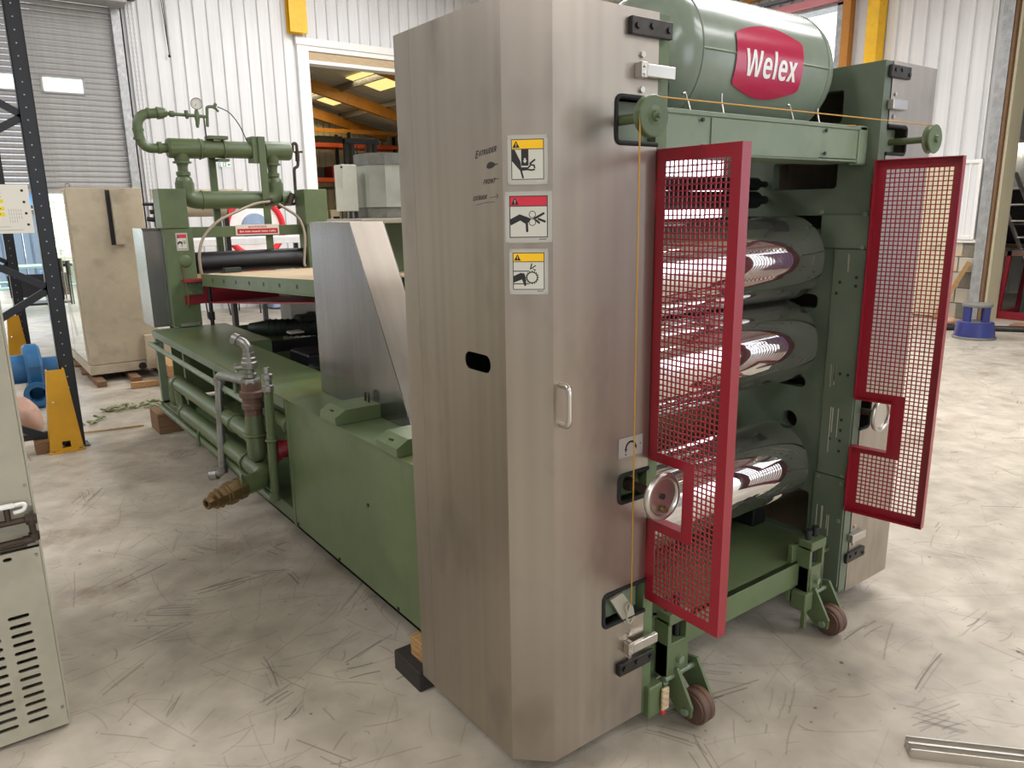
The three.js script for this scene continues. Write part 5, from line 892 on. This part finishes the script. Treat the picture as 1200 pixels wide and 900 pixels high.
{
  const t = thing('cream_cabinet', 'tall cream steel electrical cabinet with slotted vent cover', 'cabinet', [1.27, .08, -8.6]);
  const x0 = .957, x1 = 1.585, z0 = -9.6, z1 = -7.97;
  part(t, 'casing', bx(x0, x1, .17, 1.806, z0, z1, .006), M.cream); part(t, 'plinth', bx(x0 - .01, x1 + .01, .08, .166, z0, z1 + .012, .004), M.cream);
  part(t, 'vent_cover', [ex('y', [[1.31, z1], [1.31, z1 + .075], [1.385, z1 + .075], [1.395, z1]], 1.29, 1.78)], M.cream, 'folded vent cover'); part(t, 'vent_strip', bx(1.272, 1.309, 1.285, 1.785, z1, z1 + .004), M.black);  // plain black strip beside the folded vent cover
  part(t, 'door_leaf', [bx(x0 - .02, x0, .2, 1.78, z0 + .03, z0 + .8, .003), bx(x0 - .02, x0, .2, 1.78, z0 + .83, z1 - .03, .003)], M.creamGloss); part(t, 'door_handle', [-8.95, -8.4].map((z) => [bx(x0 - .04, x0 - .02, 1.0, 1.14, z - .012, z + .012, .003), cy([x0 - .03, .72, z], [x0 - .03, 1.02, z], .006), cy([x0 - .03, 1.1, z], [x0 - .06, 1.1, z], .014)]).flat(), M.darkSteel);
  part(t, 'lifting_eye', [tor([x0 + .03, 1.825, z1 - .05], [0, 0, 1], .018, .005, 14, 6)], M.galvPipe); part(t, 'corner_box', bx(1.44, 1.66, .09, .42, z1 + .004, z1 + .08, .004), M.cream); part(t, 'cable_port', [cy([1.4, .115, z1 + .012], [1.4, .115, z1 + .02], .035), cy([1.4, .115, z1 + .02], [1.4, .115, z1 + .024], .016)], M.darkSteel);
}
{
  const t = thing('timber_pallet', 'weathered timber pallet under the cream cabinet', 'pallet', [1.4, 0, -8.2]);
  for (const x of [1.0, 1.3, 1.62]) part(t, 'bearer', bx(x - .04, x + .04, 0, .055, -9.3, -7.72, .004), M.woodOld);
  for (const z of [-9.2, -8.7, -8.2]) part(t, 'deck_board', bx(.9, 1.7, .056, .078, z - .05, z + .05, .002), M.woodOld);
}
one('timber_bearer', 'thick sawn timber bearer beside the cream cabinet plinth', 'timber', bx(1.5, 1.66, .09, .2, -7.85, -7.3, .004), M.wood, [1.58, .09, -7.6]);
one('timber_offcut', 'short timber offcut lying below the sawn bearer', 'timber', bar([1.2, .03, -7.5], [1.56, .03, -7.45], .06, .05), M.wood, [1.4, 0, -7.5]);
{
  const R = rng(77), g = (cx, cz, n) => { const l = []; for (let i = 0; i < n; i++) { const a = R() * 6.28, r = Math.sqrt(R()) * .11, s = .012 + R() * .022; l.push(new THREE.SphereGeometry(s, 5, 4).scale(1.4, .45, .7).rotateZ((R() - .5) * 1.2).rotateY(R() * 6.28).translate(cx + Math.cos(a) * r * 1.3, s * .45 + R() * .02, cz + Math.sin(a) * r)); } return l; };
  for (const [x, z, n, l] of [[.99, -6.72, 26, 'heap of dry leaf litter on the floor before the cream cabinet'], [1.22, -6.66, 20, 'heap of leaf litter on the floor beside the green base'], [.72, -6.42, 8, 'few leaves on the floor behind the yellow protector']]) { const m = one('leaf_litter', l, 'leaves', g(x, z, n), n % 3 ? M.leafDry ??= S({ color: 0x8d8f6a, roughness: .8 }) : M.leafDry, [x, 0, z]); m.userData.kind = 'stuff'; }
}
// ================================================================ yard seen under the shutter
{
  const t = thing('yard_fence', 'blue grey corrugated yard wall outside the shutter', 'fence', [.9, 0, -20]);
  for (let k = 0; k < 3; k++) { const m = new THREE.Mesh(cladSheet('z', .55, 0, 1.62), M.cladBlue); m.name = 'fence_sheet'; m.position.set(k * .555, 0, 0); t.add(m); }
  part(t, 'top_rail', bx(.9, 2.56, 1.62, 1.72, -20.05, -19.96), M.greyBand);
}
{
  const tx = canvasTex(256, 128, (c) => { const g = c.createLinearGradient(0, 0, 0, 128); g.addColorStop(0, '#2a7fe0'); g.addColorStop(1, '#9cc9f2'); c.fillStyle = g; c.fillRect(0, 0, 256, 128); c.fillStyle = '#33404c'; c.beginPath(); c.moveTo(0, 128); c.lineTo(0, 108); c.lineTo(50, 100); c.lineTo(90, 112); c.lineTo(140, 94); c.lineTo(200, 108); c.lineTo(256, 102); c.lineTo(256, 128); c.fill(); });  // board print: blue sky gradient over dark hills
  const t = thing('blue_skyboard', 'blue printed banner above the yard wall', 'skyboard', [1.475, 1.725, -19.98]); part(t, 'board', bx(.9, 2.05, 1.725, 2.14, -20.0, -19.98), M.white); part(t, 'board_print', sheet([1.475, 1.9325, -19.976], 1.14, .41, [0, 0, 1]), S({ map: tx, roughness: .6 }));
}
{
  const t = thing('hedge', 'sunlit yellow green hedge beyond the shutter opening', 'hedge', [-1.3, 0, -20.5]);
  const R = rng(3), pos = [];
  for (let i = 0; i < 9000; i++) { const x = -3.4 + R() * 4.2, y = .05 + R() * 3.3, z = -20.9 + R() * .9, s = .05 + R() * .06, a = R() * 6.28, b = R() * 3; const u = V(Math.cos(a), Math.sin(b) * .6, Math.sin(a)).multiplyScalar(s), w = V(-Math.sin(a) * .4, .8, Math.cos(a) * .4).multiplyScalar(s * .6); pos.push(x, y, z, x + u.x, y + u.y, z + u.z, x + w.x, y + w.y, z + w.z); }
  const g = new THREE.BufferGeometry(); g.setAttribute('position', new THREE.Float32BufferAttribute(pos, 3)); g.computeVertexNormals(); const f = part(t, 'foliage', g, M.leaf); f.userData.kind = 'stuff';
  part(t, 'stem', [-3, -1.9, -.9, .2].map((x) => cy([x, 0, -20.5], [x + .1, 2.8, -20.5], .04, .015, 7)), M.woodOld);
}
function picnic(x, z, label) {
  const t = thing('picnic_table', label, 'picnic table', [x, 0, z]);
  for (let k = 0; k < 4; k++) part(t, 'table_plank', bx(x - .85, x + .85, .72, .755, z - .36 + k * .18, z - .2 + k * .18, .004), M.tableGreen);
  for (const s of [-1, 1]) { part(t, 'bench_plank', bx(x - .85, x + .85, .42, .455, z + s * .66 - .12, z + s * .66 + .12, .004), M.tableGreen); }
  for (const q of [-.62, .62]) { part(t, 'leg', [bar([x + q, 0, z - .62], [x + q, .72, z - .2], .05, .09), bar([x + q, 0, z + .62], [x + q, .72, z + .2], .05, .09), bar([x + q, .42, z - .7], [x + q, .42, z + .7], .05, .08)], M.tableGreen); }
}
picnic(.75, -15.2, 'pale green picnic table in the yard');
function chair(name, label, x, z, turn, seatMat, legMat, group) {
  const t = thing(name, label, 'chair', [x, 0, z], group);
  part(t, 'seat', bx(x - .21, x + .21, .44, .47, z - .2, z + .2, .012), seatMat); part(t, 'backrest', ex('x', [[z - .2, .55], [z - .22, .56], [z - .26, .84], [z - .24, .845]], x - .21, x + .21), seatMat);
  for (const [a, b] of [[-1, -1], [1, -1], [-1, 1], [1, 1]]) part(t, 'leg', cy([x + a * .19, .44, z + b * .16], [x + a * .21, 0, z + b * .22], .011), legMat);
  part(t, 'back_tube', [tb([[x - .2, .44, z - .17], [x - .2, .84, z - .25]], .011, .01, 8), tb([[x + .2, .44, z - .17], [x + .2, .84, z - .25]], .011, .01, 8)], legMat);
  t.rotation.y = turn; return t;
}
chair('stacking_chair', 'dark stacking chair with chrome legs by the shutter opening', .86, -11.6, Math.PI * .92, M.plasticBlack, M.plainSteel);
{
  const t = thing('blue_tub', 'bright blue plastic tub behind the dark chair', 'tub', [1.33, .1, -13.4]);
  part(t, 'tub_body', lt([[.01, 0], [.2, 0], [.24, .42], [.25, .42], [.25, .45], [.225, .45], [.19, .02], [.01, .02]], [1.38, .3, -13.5], [1.38, 1, -13.5], 24), M.bluePlastic); part(t, 'tub_stand', lt([[.2, 0], [.22, .01], [.2, .3], [.01, .3]], [1.38, 0, -13.5], [1.38, 1, -13.5], 24), M.bluePlastic);
}
// things on the hall floor behind the haul-off
chair('stacking_chair', 'wooden chair with thin black legs between haul-off and white gable', 3.2, -12.2, .4, M.wood, M.black); chair('stacking_chair', 'wooden chair with thin black legs beside the grey blue crate', 3.85, -12.3, -.5, M.wood, M.black);
{
  const t = thing('storage_crate', 'grey blue plastic crate on the floor by the gable', 'crate', [4.6, 0, -12.4]);
  part(t, 'tub', ex('z', [[4.25, .02], [5.12, .02], [5.16, .36], [4.2, .36]], -12.75, -12.3, [], .012), M.cladBlue); part(t, 'lid', bx(4.18, 5.18, .362, .4, -12.78, -12.27, .01), M.greyBand); part(t, 'label_plate', bx(4.4, 4.55, .2, .28, -12.3, -12.296), M.darkSteel);
}
{
  const t = thing('round_reel', 'red rimmed round reel with pale drum face on red stand', 'reel', [3.62, 0, -11]);
  const c = [3.63, 1.36, -11];
  part(t, 'rim', [tor(c, [0, 0, 1], .4, .045, 40, 10)], M.redBright, 'red outer rim'); part(t, 'drum_face', lt([[0, 0], [.375, 0], [.375, .03], [0, .03]], [c[0], c[1], -11.03], [c[0], c[1], 0], 40), M.white); part(t, 'hub', lt([[0, 0], [.2, 0], [.19, .05], [.08, .055], [.07, .09], [0, .09]], [c[0], c[1], -11], [c[0], c[1], 0], 32), M.cladBlue);
  part(t, 'stand', [ex('z', [[3.45, .62], [3.9, .62], [3.78, 1.0], [3.52, 1.0]], -11.08, -11.0), bx(3.34, 4.1, .78, .92, -11.1, -10.98, .01), ], M.redBright); part(t, 'stand_post', bx(3.66, 3.72, 0, .8, -11.1, -11.04), M.blackPaint);
}
{
  const t = thing('rack_workbench', 'long pale bench with grey lip behind the haul-off', 'bench', [3.2, 0, -9.8]);
  part(t, 'bench_top', bx(2.1, 3.9, 1.18, 1.26, -10.1, -9.5, .006), M.clad); part(t, 'bench_shelf', bx(2.1, 3.2, 1.74, 1.86, -10.12, -10.05, .006), M.cream);
  for (const x of [2.16, 3.84]) for (const z of [-10.05, -9.55]) part(t, 'leg', bx(x - .025, x + .025, 0, z < -10 && x < 3 ? 1.74 : 1.18, z - .025, z + .025), M.blackPaint);
}
{
  const t = thing('film_roll', 'cream cylinder on a black stand behind the haul-off', 'roll', [1.95, 1.4, -7.3]);
  part(t, 'cylinder', lt([[0, 0], [.09, 0], [.09, .42], [0, .42]], [1.72, 1.62, -7.3], [2.5, 1.62, -7.3], 28), M.cream); part(t, 'stand', [bx(1.7, 1.74, 0, 1.6, -7.34, -7.26), bx(2.12, 2.16, 0, 1.6, -7.34, -7.26), bx(1.7, 2.16, 1.02, 1.06, -7.34, -7.26)], M.blackPaint);
  part(t, 'adjuster', [cy([1.45, 1.645, -7.3], [1.74, 1.645, -7.3], .014), cy([1.5, 1.58, -7.3], [1.74, 1.58, -7.3], .02), bx(1.53, 1.6, 1.44, 1.66, -7.34, -7.26, .01), cy([1.47, 1.52, -7.3], [1.6, 1.5, -7.3], .02)], M.black);
}
{
  const t = thing('exit_sign', 'small green and white exit sign on the white gable', 'sign', [3.87, 2.3, ZB + .01]); const tx = canvasTex(256, 96, (c) => { c.fillStyle = '#e9efe9'; c.fillRect(0, 0, 256, 96); c.fillStyle = '#2c9a86'; c.fillRect(8, 10, 44, 76); c.fillRect(98, 10, 70, 76); c.beginPath(); c.moveTo(190, 48); c.lineTo(224, 16); c.lineTo(224, 36); c.lineTo(250, 36); c.lineTo(250, 60); c.lineTo(224, 60); c.lineTo(224, 80); c.fill(); c.fillStyle = '#fff'; c.beginPath(); c.arc(30, 26, 8, 0, 7); c.fill(); c.fillRect(22, 36, 16, 34); c.fillRect(114, 24, 38, 48); });
  part(t, 'plate', bx(3.775, 3.975, 2.3, 2.376, ZB + .003, ZB + .008), M.white); part(t, 'plate_print', sheet([3.875, 2.338, ZB + .0088], .198, .074, [0, 0, 1]), S({ map: tx, roughness: .5 }));
}
one('switch_cord', 'thin black pull cord hanging down the white gable', 'cord', [cy([3.1, 6.2, ZB + .06], [3.2, 3.92, ZB + .06], .006, .006, 6), cy([3.17, 6.2, ZB + .06], [3.2, 3.92, ZB + .06], .006, .006, 6), new THREE.SphereGeometry(.022, 10, 8).translate(3.2, 3.91, ZB + .06)], M.black, [3.2, 3.9, ZB + .06]);

// ================================================================ store beyond the doorway
{
  const t = thing('pallet_racking', 'orange and dark pallet racking against the cream store wall', 'racking', [10, 0, -22.4]);
  for (const x of [7.6, 10.3, 13 - .7]) for (const z of [-22.85, -21.95]) part(t, 'upright', bx(x - .045, x + .045, 0, 3.9, z - .03, z + .03), M.blackPaint);
  for (const y of [1.0, 2.45, 3.45]) for (const z of [-22.85, -21.95]) part(t, 'beam', bx(7.6, 12.3, y, y + .11, z - .025, z + .025), M.orangeBeam, 'orange rack beam'); for (const y of [1.0, 2.45, 3.45]) part(t, 'shelf_deck', bx(7.6, 12.3, y + .11, y + .125, -22.85, -21.95), M.woodOld);
  part(t, 'beam', bx(7.6, 12.3, 3.86, 3.98, -21.98, -21.93), M.orangeSteel);
}
{
  const R = rng(21); let k = 0;
  for (const [x, y, w, h, m, l] of [[8.6, 3.58, .9, .16, M.plasticBlack, 'flat black bundle on the top rack shelf'], [9.75, 3.58, .8, .2, M.darkSteel, 'dark flat case on the top rack shelf'], [8.3, 2.58, .5, .42, M.creamGrey, 'pale carton on the middle rack shelf'], [9.2, 2.58, .6, .3, M.blackPaint, 'dark tool case on the middle rack shelf'], [9.9, 2.58, .3, .34, M.redDark, 'small red case on the middle rack shelf'], [9.35, 1.13, .34, .5, M.white, 'white carton with printed lines on the lowest rack shelf'], [9.78, 1.13, .34, .5, M.white, 'white carton with dark logo on the lowest rack shelf'], [8.4, 1.13, .7, .6, M.wood, 'brown carton on the lowest rack shelf']]) {
    const t = thing('stored_carton', l, 'carton', [x, y, -22.3]); part(t, 'carton_body', bx(x - w / 2, x + w / 2, y - .004, y + h, -22.7, -22.05, .015), m); part(t, 'carton_tape', bx(x - .03, x + .03, y + h - .001, y + h + .003, -22.7, -22.06), M.woodPale); if (/white/.test(l)) part(t, 'carton_print', bx(x - .1, x + .1, y + .2, y + .3, -22.05, -22.046), M.plasticBlack);
  }
}
{
  const t = thing('forklift', 'dark forklift with raised black mast in the store', 'forklift', [7.8, 0, -15.9]);
  for (const x of [7.42, 7.56, 7.98, 8.12]) part(t, 'mast_rail', bx(x - .04, x + .04, .1, 3.12, -16.06, -15.94, .006), M.blackPaint); part(t, 'mast_cross', [bx(7.38, 8.2, 3.02, 3.14, -16.08, -15.92, .006), bx(7.4, 8.14, 1.6, 1.7, -16.08, -15.96), bx(7.4, 8.14, .3, .42, -16.08, -15.96)], M.blackPaint);
  part(t, 'lift_chain', [bx(7.66, 7.68, .3, 3.0, -15.97, -15.95), bx(7.86, 7.88, .3, 3.0, -15.97, -15.95)], M.darkSteel); part(t, 'body', bx(7.35, 8.25, .3, 1.2, -18.0, -16.3, .05), M.greyBox); part(t, 'overhead_guard', [bx(7.4, 8.2, 2.08, 2.14, -17.8, -16.4, .01), ...[7.44, 8.16].flatMap((x) => [-17.7, -16.5].map((z) => bx(x - .03, x + .03, 1.2, 2.1, z - .03, z + .03)))], M.blackPaint);
  part(t, 'fork', [bx(7.5, 7.6, .05, .1, -15.95, -14.95), bx(7.9, 8.0, .05, .1, -15.95, -14.95)], M.darkSteel); for (const x of [7.36, 8.24]) for (const z of [-17.5, -16.5]) part(t, 'wheel', cy([x - .09, .27, z], [x + .09, .27, z], .27, .27, 24), M.rubber);
}
// ================================================================ right side
{
  const t = thing('kick_stool', 'dark blue round step stool on the floor by the side wall', 'step stool', [9.55, 0, -3.75]);
  const c = [9.55, 0, -3.75];
  part(t, 'skirt', lt([[.165, .19], [.17, .2], [.19, .19], [.215, .03], [.225, .02], [.22, .0], [.205, .0], [.2, .03], [.165, .19]], c, [c[0], 1, c[2]], 40), M.navy); part(t, 'bumper', lt([[.2, 0], [.228, 0], [.23, .02], [.215, .03]], c, [c[0], 1, c[2]], 40), M.galvPipe, 'grey rim');
  part(t, 'deck', lt([[0, .19], [.17, .19], [.17, .202], [0, .202]], c, [c[0], 1, c[2]], 36), M.galvPipe, 'grey lower tread ring'); part(t, 'top_tread', lt([[0, .37], [.15, .37], [.158, .38], [.158, .4], [.15, .408], [0, .41]], c, [c[0], 1, c[2]], 36), M.greyBand, 'grey top tread');
  for (let k = 0; k < 4; k++) { const a = .35 + k * Math.PI / 2; part(t, 'leg', ex('y', [[-.045, -.012], [.045, -.012], [.045, .012], [-.045, .012]], .2, .372).rotateY(Math.PI / 2 - a).translate(c[0] + .132 * Math.cos(a), 0, c[2] + .132 * Math.sin(a)), M.navy); }
}
one('floor_pipe', 'grey pipe lying along the floor behind the step stool', 'pipe', [tb([[9.86, .035, -4.25], [10.1, .035, -4.0], [10.4, .035, -3.55], [10.7, .035, -3.1]], .035, 0, 12)], M.darkSteel, [10.2, 0, -3.8]);
one('loose_brick', 'red brown brick beside the red trolley', 'brick', bx(10.45, 10.67, 0, .075, -3.72, -3.5, .004), M.brick, [10.55, 0, -3.6]);
one('leaning_plank', 'brown plank leaning against the block wall', 'plank', bar([10.75, .01, -4.75], [10.93, .78, -4.46], .1, .04), M.wood, [10.8, 0, -4.7]);
one('rubble_stone', 'pinkish rubble lump at the foot of the leaning plank', 'stone', new THREE.DodecahedronGeometry(.08, 1).scale(1.5, .6, 1).translate(10.45, .045, -4.42), M.pinkStone, [10.45, 0, -4.42]);
{
  const t = thing('red_trolley', 'red painted steel trolley frame at the workshop opening', 'trolley', [11.8, 0, -3.9]);
  const x0 = 11.45, x1 = 12.1, z0 = -4.2, z1 = -3.4;
  for (const [x, z] of [[x0, z0], [x0, z1], [x1, z0], [x1, z1]]) part(t, 'leg', bar([x, 0, z - .04], [x, .86, z + .02], .05, .05), M.redDark); part(t, 'top_frame', [bx(x0 - .03, x1 + .03, .85, .91, z0 - .02, z0 + .05), bx(x0 - .03, x1 + .03, .85, .91, z1 - .03, z1 + .05), bx(x0 - .03, x0 + .03, .85, .91, z0, z1), bx(x1 - .03, x1 + .03, .85, .91, z0, z1)], M.rust); part(t, 'base_frame', [bx(x0 - .03, x0 + .03, .0, .1, z0 - .03, z1), bx(x0, x1, .02, .1, z0 - .06, z0)], M.redDark); part(t, 'top_board', bx(x0, x1, .86, .9, z0 + .05, z1 - .03), M.cladBlue); part(t, 'side_sheet', bx(x0 + .1, x0 + .12, .1, .84, z0 + .2, z0 + .4), M.greenDark);
}
{
  const t = thing('aluminium_ladder', 'aluminium ladder standing before the workbench', 'ladder', [13.3, 0, -4.6]);
  const a = [[13.2, .02, -4.3], [13.55, 2.0, -5.35]], off = [.14, 0, .28];
  const add3 = (p, q, k = 1) => p.map((v, i) => v + q[i] * k);
  for (const k of [0, 1]) part(t, 'stile', bar(add3(a[0], off, k), add3(a[1], off, k), .06, .03), M.plainSteel); for (let i = 1; i < 8; i++) { const p = a[0].map((v, j) => v + (a[1][j] - v) * i / 8); part(t, 'rung', cy(p, add3(p, off), .016), M.plainSteel); }
}
{
  const t = thing('workbench', 'cluttered workbench in the side workshop', 'bench', [14.3, 0, -4.6]);
  part(t, 'bench_top', bx(13.9, 14.7, .82, .87, -5.6, -3.2, .004), M.woodOld); for (const [x, z] of [[13.95, -5.5], [13.95, -3.3], [14.65, -5.5], [14.65, -3.3]]) part(t, 'leg', bx(x - .03, x + .03, 0, .82, z - .03, z + .03), M.blackPaint); part(t, 'back_board', bx(14.8, 14.84, .9, 1.75, -5.9, -3.2), M.darkSteel);
  part(t, 'tool_bag', bx(14.3, 14.6, .87, 1.2, -5.4, -4.9, .06), M.plasticBlack);
}
{
  const t = thing('round_notice', 'round white notice with red ring on the pale yellow side door', 'sign', [10.915, 1.45, -5.3]);
  part(t, 'plate', lt([[0, 0], [.125, 0], [.125, .006], [0, .006]], [10.92, 1.45, -5.3], [10, 1.45, -5.3], 32), M.white); part(t, 'ring', tor([10.912, 1.45, -5.3], [1, 0, 0], .11, .012, 32, 6), M.redBright, 'red ring'); part(t, 'bar', bar([10.912, 1.38, -5.38], [10.912, 1.52, -5.22], .006, .02), M.redBright);
}
// unseen dark box, added to darken the far cabinet and roll end reflections
{
  const t = thing('added_enclosure', 'unseen dark grey enclosure added right of the stand to darken reflections', 'machine', [8.1, 0, 1.2]);
  part(t, 'casing', bx(7.6, 8.6, .1, 2.75, .1, 2.2, .02), S({ color: 0x4a4850, map: paintMap, roughness: .5 })); part(t, 'plinth', bx(7.65, 8.55, 0, .1, .25, 2.15), M.black);
  part(t, 'door', bx(7.58, 7.6, .2, 2.6, .3, 1.18, .004), M.navy); part(t, 'door', bx(7.58, 7.6, .2, 2.6, 1.22, 2.1, .004), M.navy); part(t, 'handle', bx(7.54, 7.58, 1.0, 1.2, 1.12, 1.15, .004), M.plainSteel);
}
// ================================================================ hand over
scene.traverse((o) => { if (o.isMesh) { o.castShadow = true; o.receiveShadow = true; } if (o.isLight && !o.isRectAreaLight) o.castShadow = true; });
renderer.render(scene, camera);
